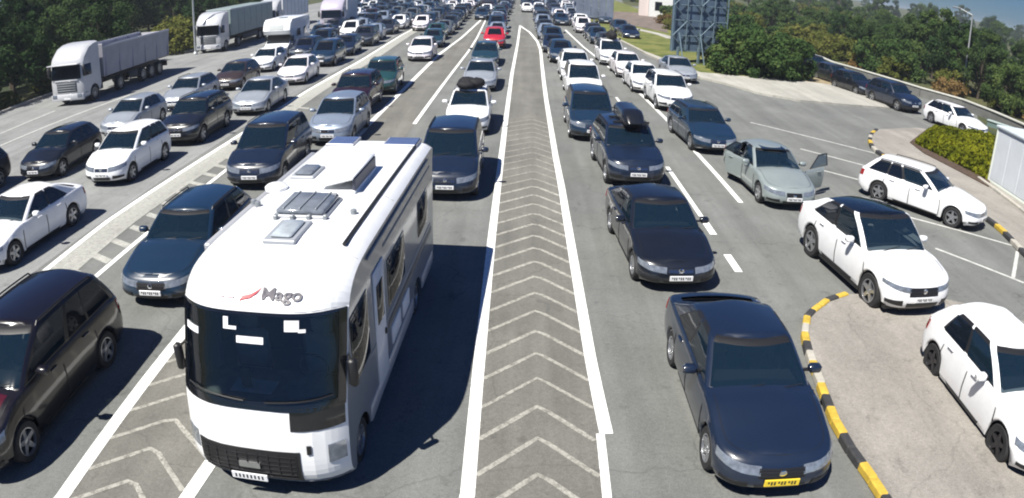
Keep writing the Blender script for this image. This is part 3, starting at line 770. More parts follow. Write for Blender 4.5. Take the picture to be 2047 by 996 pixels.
# parked and turning cars on the far right
gle = wheel_car('coupe suv', 'white', (1730,612), (1620,512), -1, 'white coupe off-roader with dark glass roof on the tip of the paved island', darkroof=True, front='wide')
vol = wheel_car('estate', 'white', (1895,452), (1757,402), -1, 'white estate car parked across the bays beside the green hedge')
hat = wheel_car('hatchback', 'white', (1985,918), (1858,748), -1, 'white hatchback with dark wheels cut by the lower right picture edge', style='dark')
# left of the central island
front_car('people carrier', 'navy', 889, 395, .0, 'dark blue people carrier just behind the motorhome, beside the hatched island')
c3 = front_car('compact mpv', 'white', 932, 266, .0, 'white car with a black bundle on its roof behind the dark blue people carrier')
front_car('saloon', 'silver', 957, 179, .0, 'silver saloon behind the white car with the roof bundle')
front_car('estate', 'dark teal', 968, 130, .0, 'dark teal estate car between the silver saloon and the red car')
# lane left of the motorhome
front_car('estate', 'dark blue', 305, 606, .03, 'dark blue estate car immediately left of the white motorhome', front='wide')
front_car('people carrier', 'navy', 500, 374, .03, 'dark people carrier with silver grille behind the dark blue estate car', front='plain')
b4 = front_car('compact mpv', 'blue', 655, 287, .0, 'pale blue-grey compact car partly hidden by the rear of the motorhome')
b5 = front_car('suv', 'maroon', 693, 226, .0, 'dark maroon off-roader behind the pale blue-grey compact car')
front_car('suv', 'green', 754, 186, .035, 'dark green off-roader in the lane left of the plain island, before the pinkish white car')
front_car('compact mpv', 'pearl white', 837, 120, .0, 'pinkish white car behind the dark green off-roader')
# big dark car cut by the left edge
def b1_pose():
    a = at(30, 985); b = at(240, 720); return a, b
b1 = put_car('people carrier', 'near-black maroon', (-8.15, 8.1), .02, 'dark maroon people carrier cut off by the lower left picture edge')
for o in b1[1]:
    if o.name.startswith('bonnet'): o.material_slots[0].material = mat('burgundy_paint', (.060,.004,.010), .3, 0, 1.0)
# the two lanes beyond the left hatched island
wheel_car('saloon', 'white', (35,527), (145,452), 1, 'white saloon at the left picture edge, nearest of the white cars on the left')
put_car('compact mpv', 'white', (-13.9, 21.9), .02, 'white compact people carrier behind the white saloon on the left')
front_car('suv', 'black', 352, 288, .03, 'black off-roader behind the white compact people carrier')
front_car('saloon', 'silver', 492, 227, .04, 'silver saloon behind the black off-roader on the left')
front_car('hatchback', 'pearl white', 578, 167, .03, 'pale white hatchback behind the silver saloon on the left')
put_car('suv', 'black', (-19.75, 18.7), .03, 'black off-roader sliced by the left picture edge')
front_car('hatchback', 'black', 68, 358, .05, 'black hatchback between the white saloon and the lorry lane')
front_car('hatchback', 'silver', 226, 274, .03, 'pale silver hatchback behind the black hatchback by the lorry lane')
front_car('estate', 'silver', 345, 219, .03, 'silver estate car behind the pale silver hatchback')
front_car('hatchback', 'brown', 450, 178, .03, 'dark brown hatchback behind the silver estate car by the lorry lane')
front_car('hatchback', 'white', 517, 142, .03, 'white hatchback in front of the camper with the overhanging cab')
# side road beyond the footpath
ur = .19
for (px, py, ty, c, lab) in ((1655,156,'suv','black','black off-roader furthest along the side road by the guard rail'),(1700,173,'hatchback','dark grey','dark grey hatchback between the two black cars on the side road'),(1742,192,'hatchback','black','black hatchback in the middle of the side road by the guard rail'),(1828,224,'suv','navy','navy off-roader on the side road behind the white estate'),(1962,274,'estate','white','white estate car on the side road above the hedge')):
    front_car(ty, c, px, py, ur, lab)

# open doors of the pale saloon
def open_door(made, spec, side, which, ang):
    S = CarShape('saloon'); yd = [S.yb0+.02, S.yb0+.02+(S.yb1-S.yb0)*.36]
    n = -1
    for o, sp in zip(made, spec):
        if sp[0] == 'door':
            n += 1
            if n == {(1,0):0,(1,1):1,(-1,0):2,(-1,1):3}[(side, which)]:
                h = Vector((side*(S.W/2-.02), yd[which]-S.L/2, 0))
                o.matrix_local = Matrix.Translation(h) @ Matrix.Rotation(-side*ang, 4, 'Z') @ Matrix.Translation(-h); o['label'] = 'open door'
                # a window frame on top of the door
                pts = [S.hs(side*u, t) for u, t in ((2.02,.10),(2.03,.88),(2.43,.88),(2.43,.10))] if which == 0 else [S.hs(side*u, t) for u, t in ((2.48,.10),(2.48,.88),(2.80,.88),(2.80,.10))]
                m_ = MB()
                for a, b in zip(pts, pts[1:]): m_.tube(a, b, .022, n=6)
                # inner door card
                S_ = S; m_.grid([[S.body(side*(2+f), t)+Vector((-side*.07,0,0)) for t in (.12,.5,.95)] for f in ((.14,.36) if which == 0 else (.38,.6))], 0)
                obj('window_frame', m_.mesh('window_frame', [M_BLACK]), o)
open_door(s1[1], s1[2], 1, 0, radians(62)); open_door(s1[1], s1[2], -1, 1, radians(20))
# sunroof
def roof_panel(root, made, spec, H, y0, y1, hw, name='sunroof'):
    m_ = MB(); m_.bbox(-hw, hw, y0, y1, H-.02, H+.012, .01); return obj(name, m_.mesh(name, [M_DGLASS]), root)
roof_panel(s1[0], 0, 0, 1.44, -.35, .15, .42)
# things carried on roofs
def roofbox(par, y0, y1, hw, z, h, label, name='roof_box', cat='roof box', m=None, xoff=0):
    root = thing(name, label, cat, par[0].matrix_basis @ Vector((xoff, 0, z)), par[0].rotation_euler.z)
    secs = []; n = 12
    for i in range(n+1):
        t = i/n; y = y0+(y1-y0)*t; k = min(1, (t/.25)**.5 if t < .25 else 1, ((1-t)/.1+.25)**.5)
        row = []
        for j in range(13):
            a = pi*j/12; ex = .55
            row.append((hw*(.6+.4*k)*(1 if cos(a) > 0 else -1)*abs(cos(a))**ex, y, .05+h*k*abs(sin(a))**ex))
        secs.append(row)
    m_ = MB(); m_.grid(secs, 0); m_.add(secs[0], [tuple(range(13))]); m_.add(secs[-1], [tuple(range(12,-1,-1))])
    o = obj('lid', m_.mesh('lid', [m or M_BLACKBOX], True, 50), root)
    m_ = MB(); m_.box(-hw*.97, hw*.97, y0+.03, y1-.03, .0, .06); obj('base', m_.mesh('base', [M_BLACK]), root)
    for yy in (y0*.6+y1*.4-.2, y0*.3+y1*.7):
        m_ = MB(); m_.bbox(-.62,.62,yy-.03,yy+.03,-.06,-.0,.01); obj('cross_bar', m_.mesh('cross_bar', [M_BLACK]), root)
    return root
M_BLACKBOX = mat('gloss_black_shell', (.008,.009,.012), .25, 0, .8)
M_BAG = mat('black_canvas', (.005,.005,.007), .8, var=.4, vscale=6, bump=.5)
roofbox(r3, -.75, 1.35, .38, 1.74, .38, 'black roof box on the dark blue off-roader right of the island', xoff=.12)
def bundle(par, label, z, seed, s=(.55,.6,.4), name='luggage_bundle'):
    rnd = random.Random(seed); root = thing(name, label, 'luggage', par[0].matrix_basis @ Vector((0, .2, z)), 0)
    for i in range(4):
        cx, cy = rnd.uniform(-.2,.2), rnd.uniform(-.35,.4); sx, sy, sz = s[0]*rnd.uniform(.5,.8), s[1]*rnd.uniform(.5,.8), s[2]*rnd.uniform(.7,1.2)
        P = [[(cx+sx*cos(a)*cos(b)**.7 if True else 0, cy+sy*sin(a)*cos(b)**.7, sz*.5+sz*.5*sin(b)+.02*noise.noise(Vector((a*2,b*3,i)))*4) for b in linsp(-pi/2+.01, pi/2-.01, 7)] for a in linsp(0, 2*pi, 13)]
        m_ = MB(); m_.grid(P, 0); obj('bag', m_.mesh('bag', [M_BAG], True, 70), root)
    m_ = MB(); m_.tube((-.6,-.1,.02),(.6,-.1,.02),.02,n=6); obj('roof_bar', m_.mesh('roof_bar', [M_BLACK]), root)
    m_ = MB(); m_.tube((-.6,.5,.02),(.6,.5,.02),.02,n=6); obj('roof_bar', m_.mesh('roof_bar', [M_BLACK]), root)
bundle(c3, 'black luggage bundle strapped on the roof of the white car left of the island', 1.60, 3)
bundle(s6, 'tall black luggage pile on the roof of the white people carrier by the verge', 1.76, 5, (.5,.5,.6))

# ------------------------------------------------------------------ the white motorhome
def motorhome():
    L, W = 7.75, 2.32; hw = W/2
    rz = -.040; fx, fy = -3.20, 6.62
    root = thing('motorhome', 'large white motorhome with black windscreen and roof hatches in the near lane', 'motorhome', (fx-sin(rz)*L/2, fy+cos(rz)*L/2, 0), rz)
    PR = [(.16,.24),(.05,.34),(.0,.46),(.0,.62),(.02,.78),(.05,.98),(.09,1.18),(.14,1.38),(.24,1.62),(.35,1.90),(.46,2.18),(.55,2.44),(.60,2.56),(.72,2.69),(.92,2.80),(1.20,2.89),(1.60,2.945),(2.1,2.965),(3.0,2.965),(4.5,2.965),(6.0,2.965),(7.45,2.955),(7.64,2.91),(7.74,2.80),(7.75,2.6),(7.75,1.6),(7.75,.35)]
    def S(c, t):
        i = min(int(t), len(PR)-2); f = t-i; 
        q = [PR[max(i-1,0)], PR[i], PR[i+1], PR[min(i+2,len(PR)-1)]]
        cr_ = lambda k: .5*(2*q[1][k]+(q[2][k]-q[0][k])*f+(2*q[0][k]-5*q[1][k]+4*q[2][k]-q[3][k])*f*f+(3*q[1][k]-q[0][k]-3*q[2][k]+q[3][k])*f**3)
        y, z = (cr_(0), cr_(1)) if i < 16 else (PR[i][0]+(PR[i+1][0]-PR[i][0])*f, PR[i][1]+(PR[i+1][1]-PR[i][1])*f)
        a = abs(c); kf = max(0, min(1, (17-t)/5)); kr = max(0, min(1, (t-22)/2))
        y2 = y+.34*(a**4)*kf+.10*a*a*kf*.4-.16*max(0, (a-.8)/.2)**2*kr
        z2 = z-.11*max(0, (a-.78)/.22)**2*max(0, min(1, (t-11.5)/1.5))*(1-kr*.6)+.02*(1-a*a)*(1 if 16 < t < 22 else 0)
        return Vector((hw*c*(1-.02*(1 if False else 0)), y2-L/2, z2))
    C = [-1,-.99,-.97,-.95,-.9,-.84,-.78,-.65,-.45,-.22,0,.22,.45,.65,.78,.84,.9,.95,.97,.99,1]
    C = sorted(C+[-.925,.925]); Tn = sorted([i for i in range(len(PR))]+[i+.5 for i in range(17) if i not in (7,11)]+[7.4,11.5])
    m_ = MB()
    for i in range(len(C)-1):
        for j in range(len(Tn)-1):
            if abs(C[i]+C[i+1])/2 < .925 and 7.39 < (Tn[j]+Tn[j+1])/2 < 11.5: continue
            m_.add([S(C[i],Tn[j]),S(C[i+1],Tn[j]),S(C[i+1],Tn[j+1]),S(C[i],Tn[j+1])], [(0,1,2,3)])
    # side walls: polygon under the edge of the shell, with wheel arches
    arch = [(1.05,.40),(5.15,.40),(6.0,.40)] 
    arch = [(1.05,.42),(5.55,.42)]
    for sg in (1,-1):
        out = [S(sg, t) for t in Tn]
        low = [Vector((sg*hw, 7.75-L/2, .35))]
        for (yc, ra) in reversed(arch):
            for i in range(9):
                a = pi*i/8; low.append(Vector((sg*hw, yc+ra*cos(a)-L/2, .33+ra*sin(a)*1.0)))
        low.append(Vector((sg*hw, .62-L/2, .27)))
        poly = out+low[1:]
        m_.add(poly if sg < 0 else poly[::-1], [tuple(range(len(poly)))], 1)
    body = obj('body', m_.mesh('body', [M_WHITE, mat('motorhome_side_shade_grey', (.24,.26,.28), .35, .1, .6, var=.06)], True, 65), root)  # side walls get a darker grey than the shell, shade put into their colour
    def front(name, c0, c1, t0, t1, m, off=.012, nc=13, nt_=7, par=body, tf=None, smooth=True):
        P = []
        for i in range(nc):
            c = c0+(c1-c0)*i/(nc-1); a, b = (t0, t1) if tf is None else tf(c)
            P.append([S(c, a+(b-a)*j/(nt_-1)) for j in range(nt_)])
        return obj(name, raise_grid(P, off, .03).mesh(name, [m], smooth, 50), par)
    M_SCR = mat('black_glass_border', (.006,.007,.009), .12, 0, 1.0)
    for (c0,c1,t0,t1) in ((-.985,.985,11.45,11.85),(-.985,.985,7.0,7.45),(-.985,-.915,7.2,11.7),(.915,.985,7.2,11.7)):
        front('screen_border', c0, c1, t0, t1, M_SCR, .010 if t1-t0 < 1 else .014, 25 if c1-c0 > 1 else 3, 3 if t1-t0 < 1 else 9)
    ws = front('windscreen', -.925, .925, 7.42, 11.48, M_MHGLASS, .004, 25, 8)
    front('black_corner_panel', .42, .975, 5.75, 7.2, M_SCR, .010, 9, 4)
    front('grille_surround', -.78, .50, 1.1, 4.25, M_BLACK, .008, 15, 4)
    gr = front('grille', -.74, .46, 1.6, 4.0, M_BLACK, .014, 15, 4)
    for tt in linsp(1.75, 3.85, 6): front('grille_bar', -.72, .44, tt-.03, tt+.03, M_DALLOY, .03, 11, 2, par=gr)
    for cc in linsp(-.66, .38, 9): front('grille_bar', cc-.006, cc+.006, 1.65, 3.95, M_DALLOY, .026, 2, 4, par=gr)
    front('badge_plate', -.24, .02, 2.6, 3.1, M_CHROME, .045, 5, 3, par=gr)
    for sg in (1,-1):
        front('headlight', sg*.80, sg*.97, 3.1, 4.6, M_LAMP, .012, 6, 4)
    front('lower_bumper', -.97, .97, .05, .95, M_GRAYTRIM, .012, 15, 3)
    front('tow_cover', .58, .63, 4.1, 4.7, M_BLACK, .016, 4, 3)
    for (c0, c1, t0, t1) in ((-.97,.97,15.9,15.93),(-.97,.97,12.0,12.03),(-.80,-.795,16,21.5),(.80,.805,16,21.5),(-.97,.97,18.6,18.62)):
        front('panel_joint', c0, c1, t0, t1, mat('sealant', (.42,.42,.42), .7), .004, 21 if c1-c0 > 1 else 2, 2 if t1-t0 < 1 else 8)
    pl = MB(); pl.bbox(-.26,.26,-.01,.01,-.055,.055,.005)
    for q in range(8): pl.box(-.21+q*.055,-.185+q*.055,-.012,-.0102,-.03,.03,1)
    obj('number_plate', pl.mesh('number_plate', [M_PLATE, M_INK]), body, (-.16, -L/2-.045, .40))
    # interior seen through the screen
    m_ = MB(); m_.bbox(-1.05,1.05,-L/2+.50,-L/2+1.25,.95,1.34,.08); obj('dashboard', m_.mesh('dashboard', [mat('motorhome_dash', (.13,.14,.125), .7, var=.35, vscale=4)], True, 60), root)
    m_ = MB()
    for i in range(14):
        a0 = 2*pi*i/14; a1 = 2*pi*(i+1)/14; m_.tube((.55+.21*cos(a0),-L/2+1.05,1.5+.21*sin(a0)),(.55+.21*cos(a1),-L/2+1.05,1.5+.21*sin(a1)),.018,n=5)
    obj('steering_wheel', m_.mesh('steering_wheel', [M_BLACK]), root)
    for xx, nm in ((-1.0,'curtain'),(1.0,'curtain')):
        m_ = MB()
        for k in range(6): m_.tube((xx-(.02 if xx > 0 else -.02)*k, -L/2+.85+.07*k, 1.35),(xx-(.02 if xx > 0 else -.02)*k, -L/2+.95+.07*k, 2.4),.045,n=7)
        obj(nm, m_.mesh(nm, [mat('curtain_grey', (.25,.25,.25), .9)], True), root)
    m_ = MB(); m_.bbox(-.5,.1,-L/2+.55,-L/2+.85,1.345,1.36,.004); obj('road_map', m_.mesh('road_map', [M_PAPER]), root)
    for xx in (-.55,.55):
        m_ = MB(); m_.bbox(xx-.28,xx+.28,-L/2+1.5,-L/2+1.62,1.1,1.75,.05); m_.bbox(xx-.27,xx+.27,-L/2+1.1,-L/2+1.6,.95,1.12,.05); m_.bbox(xx-.14,xx+.14,-L/2+1.52,-L/2+1.62,1.76,2.0,.03)
        obj('seat', m_.mesh('seat', [mat('beige_seat', (.36,.31,.25), .9, var=.2)], True, 60), root)
    m_ = MB(); m_.box(-1.1,1.1,-L/2+2.6,-L/2+2.66,.5,2.8); obj('cab_bulkhead', m_.mesh('cab_bulkhead', [M_DARKFRAME]), root)
    for (c0, c1, t0, t1) in ((-.35,-.29,10.5,11.15),(-.30,-.19,10.5,10.65),(.37,.53,10.55,11.15),(.52,.60,10.5,10.65),(-.19,.13,9.95,10.25),(-.91,-.70,10.0,10.3)):
        front('white_card', c0, c1, t0, t1, M_PAPER, .012, 4, 3, par=ws)
    m_ = MB(); m_.bbox(-.28,-.14,-L/2+.50,-L/2+.54,1.45,1.75,.01); obj('mirror_bracket', m_.mesh('mirror_bracket', [M_BLACK]), root)
    # wipers
    for a, b in (((-.1,7.5),(-.85,7.75)),((.15,7.5),(.88,7.7))):
        p = [S(a[0]+(b[0]-a[0])*i/6, a[1]+(b[1]-a[1])*i/6)+Vector((0,-.045,.01)) for i in range(7)]; m_ = MB()
        for u, v in zip(p, p[1:]): m_.tube(u, v, .012, n=5)
        obj('wiper', m_.mesh('wiper', [M_BLACK]), body)
    # exterior mirrors on arms
    for sg in (1,-1):
        m_ = MB(); m_.tube((sg*1.13,-L/2+.80,1.95),(sg*1.22,-L/2+.66,1.90),.02,n=6); m_.bbox(sg*1.24-.06,sg*1.24+.06,-L/2+.58,-L/2+.70,1.55,1.95,.035)
        obj('mirror', m_.mesh('mirror', [M_BLACK], True, 50), body)
    # side walls
    M_WIN = M_DGLASS
    for sg in (1,-1):
        def side(name, y0, y1, z0, z1, m, t=.02, b=.02, par=body):
            m_ = MB(); xa, xb = (hw-.005, hw+t) if sg > 0 else (-hw-t, -hw+.005); m_.bbox(xa, xb, y0-L/2, y1-L/2, z0, z1, b if b < t*.6 else t*.45); return obj(name, m_.mesh(name, [m], True, 60), par)
        cw = side('cab_window', .95, 1.75, 1.40, 2.30, M_WIN, .02)
        side('cab_window_frame', .90, 1.80, 1.35, 2.35, M_SCR, .012)
        dr = side('habitation_door' if sg > 0 else 'locker_door', 2.15, 2.80, .45, 2.40, mat('door_grey_white', (.66,.67,.68), .4, 0, .3), .022); side('door_window', 2.27, 2.68, 1.5, 2.15, M_WIN, .035, par=dr); side('door_handle', 2.66, 2.74, 1.15, 1.25, M_BLACK, .05, par=dr)
        for (a, b, c, d) in ((3.15,4.35,1.45,2.15),(5.85,6.75,1.55,2.15)):
            wf = side('window_frame', a-.05, b+.05, c-.05, d+.05, M_SCR, .014); side('pane', a, b, c, d, M_WIN, .03, par=wf)
        side('graphic_stripe', 1.85, 7.2, 1.22, 1.30, M_GRAYTRIM, .008); side('graphic_stripe', 3.0, 7.3, 1.06, 1.18, mat('dark_stripe', (.07,.08,.09), .4), .008)
        side('graphic_stripe', 2.9, 7.2, 2.5, 2.55, M_GRAYTRIM, .008)
        side('skirt_panel', 1.55, 5.05, .30, .58, mat('silver_skirt', (.42,.44,.46), .35, .3), .015); side('skirt_panel', 6.05, 7.35, .30, .58, MAT['silver_skirt'], .015)
        for (a, b) in ((3.2,3.9),(4.1,4.7)): side('locker_hatch', a, b, .66, .98, mat('hatch_white', (.70,.71,.72), .4), .016)
        side('awning_case' if sg < 0 else 'roof_rail', 1.9, 6.9, 2.70 if sg < 0 else 2.72, 2.86 if sg < 0 else 2.77, mat('awning_grey', (.40,.41,.44), .35, .3) if sg < 0 else M_GRAYTRIM, .13 if sg < 0 else .03, .03)
        for yc in (1.05, 5.55):
            tyre, rim = wheel_meshes(.34, 'alloy'); wo = obj('wheel', tyre, root, (sg*(hw-.14), yc-L/2, .34), (0,0,0 if sg > 0 else pi)); obj('rim', rim, wo)
    m_ = MB(); m_.box(-.85,.85,-L/2+.3,L/2-.15,.18,.4); m_.box(-hw+.04,hw-.04,-L/2+1.5,-L/2+5.1,.28,.5); m_.box(-hw+.3,hw-.3,-L/2+.5,L/2-.2,.38,.8)
    obj('chassis', m_.mesh('chassis', [M_BLACK]), root)
    # roof fittings, placed where the photograph shows them on the roof plane
    Mi = root.matrix_basis.copy(); Mi = (Matrix.Translation(root.location) @ Matrix.Rotation(rz, 4, 'Z')).inverted()
    zr = 2.975
    def rp(px, py): return Mi @ at(px, py, zr)
    M_TINT = mat('smoked_acrylic', (.16,.18,.21), .15, 0, .8, var=.25, vscale=5); M_TINT2 = mat('pale_acrylic', (.36,.40,.43), .15, 0, .8, var=.2, vscale=5)
    def rect(xs, ys):
        a = rp(xs[0], ys[0]); b = rp(xs[1], ys[0]); c = rp((xs[0]+xs[1])/2+(ys[0]-ys[1])*.8, ys[1])
        return min(a.x,b.x), max(a.x,b.x), a.y, min(c.y, L/2-.14)
    def hatch(name, xs, ys, h, lidm, frame_w=.07, slats=0):
        x0, x1, y0, y1 = rect(xs, ys); m_ = MB()
        m_.bbox(x0, x1, y0, y1, zr-.02, zr+.05, .015); fr = obj(name, m_.mesh(name, [mat('hatch_frame', (.30,.32,.35), .4)]), body)
        m_ = MB(); m_.bbox(x0+frame_w, x1-frame_w, y0+frame_w, y1-frame_w, 0, h, .03); ld = obj('lid', m_.mesh('lid', [lidm], True, 60), fr, (0,0,zr+.045))
        for q in range(slats):
            xx = x0+frame_w+(x1-x0-2*frame_w)*(q+.5)/slats; m_ = MB(); m_.bbox(xx-.012, xx+.012, y0+.05, y1-.05, 0, h+.02, .005); obj('rib', m_.mesh('rib', [M_GRAYTRIM]), fr, (0,0,zr+.045))
    hatch('roof_hatch', (524,592), (486,446), .05, M_TINT2, .08)
    hatch('roof_hatch', (545,655), (436,398), .09, M_TINT, .04, 3)
    for xx in range(4):
        p = rp(552+xx*33, 439); m_ = MB(); m_.bbox(p.x-.03,p.x+.03,p.y-.05,p.y+.03,zr-.01,zr+.08,.01); obj('mounting_foot', m_.mesh('mounting_foot', [M_GRAYTRIM]), body)
    hatch('roof_hatch', (580,628), (358,336), .05, M_TINT, .06)
    x0, x1, y0, y1 = rect((642,712), (388,336)); m_ = MB(); m_.bbox(x0,x1,y0,y1,zr-.02,zr+.06,.02); sk = obj('skylight', m_.mesh('skylight', [M_WHITE]), body)
    m_ = MB(); m_.bbox(0,x1-x0,0,y1-y0,0,.05,.02); ld = obj('lid', m_.mesh('lid', [M_WHITE], True, 60), sk, (x0,y0,zr+.10), (0,-.26,0))
    m_ = MB(); m_.bbox(x1-.06,x1-.01,y0+.05,y1-.05,zr+.03,zr+.25,.01); obj('lid_gap_shade', m_.mesh('lid_gap_shade', [mat('skylight_shade', (.05,.055,.08), .5)]), sk)  # dark slab standing in for the shaded underside of the raised lid
    for xs, ys in (((655,705),(291,269)),((768,832),(292,269))):
        x0, x1, y0, y1 = rect(xs, ys); m_ = MB(); m_.bbox(x0,x1,y0,y1,zr,zr+.05,.01); so = obj('solar_panel', m_.mesh('solar_panel', [mat('solar_cells', (.10,.13,.24), .2, 0, .8, var=.15)]), body)
        m_ = MB(); m_.bbox(x0-.03,x1+.03,y0-.03,y1+.03,zr-.02,zr+.04,.008); obj('panel_frame', m_.mesh('panel_frame', [mat('alu_frame', (.5,.51,.54), .4, .5)]), so)
    # dark rail along the right roof edge, dish and vents
    p0 = rp(688,491); p1 = rp(845,274); m_ = MB(); m_.tube((p0.x,p0.y,zr+.02),(p1.x,min(p1.y, L/2-.2),zr+.02),.028,n=6); obj('roof_rail', m_.mesh('roof_rail', [M_BLACK]), body)
    p = rp(553,378); m_ = MB(); m_.lathe([(.20,.0),(.20,.05),(.15,.09),(.08,.11),(.001,.115)], 18, axis='Z'); obj('satellite_dome', m_.mesh('satellite_dome', [M_WHITE], True, 50), body, (p.x,p.y,zr))
    for q in ((707,428),(516,412),(508,408)):
        p = rp(*q); m_ = MB(); m_.lathe([(.05,0),(.05,.07),(.001,.09)], 10, axis='Z'); obj('vent_cap', m_.mesh('vent_cap', [M_GRAYTRIM], True), body, (p.x,p.y,zr))
    # lettering and red swoosh on the cap
    cu = bpy.data.curves.new('lettering', 'FONT'); cu.body = 'Mago'; cu.size = .25; cu.offset = .006; cu.resolution_u = 6; cu.align_x = 'CENTER'; cu.extrude = 0
    to = bpy.data.objects.new('tmp', cu); COL.objects.link(to); dg = bpy.context.evaluated_depsgraph_get(); me = bpy.data.meshes.new_from_object(to.evaluated_get(dg)); bpy.data.objects.remove(to)
    def capmap(x, yy):   # x along width, yy up the cap in metres from its lower edge
        c = x/hw; t = 12.25+yy*4.6
        p = S(c, t); q = S(c, t+.05); r_ = S(c+.02, t); n = (q-p).cross(r_-p).normalized(); n = n if n.y < 0 or n.z > 0 else -n
        if n.z < 0: n = -n
        return p+n*.018
    me.materials.clear(); me.materials.append(mat('lettering_grey', (.07,.065,.08), .5))
    for v in me.vertices:
        x, yy = v.co.x, v.co.y; v.co = capmap(.36+x, .10+yy+.02)
    obj('lettering', me, body)
    m_ = MB(); pts = [(-.22,.06,.0),(-.16,.10,.055),(-.05,.13,.06),(.02,.20,.04),(.08,.30,.012)]
    up = [capmap(x, y+h) for x, y, h in pts]; dn = [capmap(x, y) for x, y, h in pts]
    for i in range(len(pts)-1): m_.add([dn[i],dn[i+1],up[i+1],up[i]], [(0,1,2,3)])
    obj('red_swoosh', m_.mesh('red_swoosh', [mat('swoosh_red', (.45,.03,.04), .5)]), body)
    m_ = MB(); m_.add([capmap(-.5,.12),capmap(-.42,.12),capmap(-.42,.145),capmap(-.5,.145)], [(0,1,2,3)]); m_.add([capmap(-.38,.115),capmap(-.28,.115),capmap(-.28,.15),capmap(-.38,.15)], [(0,1,2,3)]); obj('lettering', m_.mesh('lettering', [mat('lettering_pink', (.55,.40,.42), .5)]), body)
M_MHGLASS = glassmat('motorhome_screen_glass', (.006,.010,.018), .78)
motorhome()

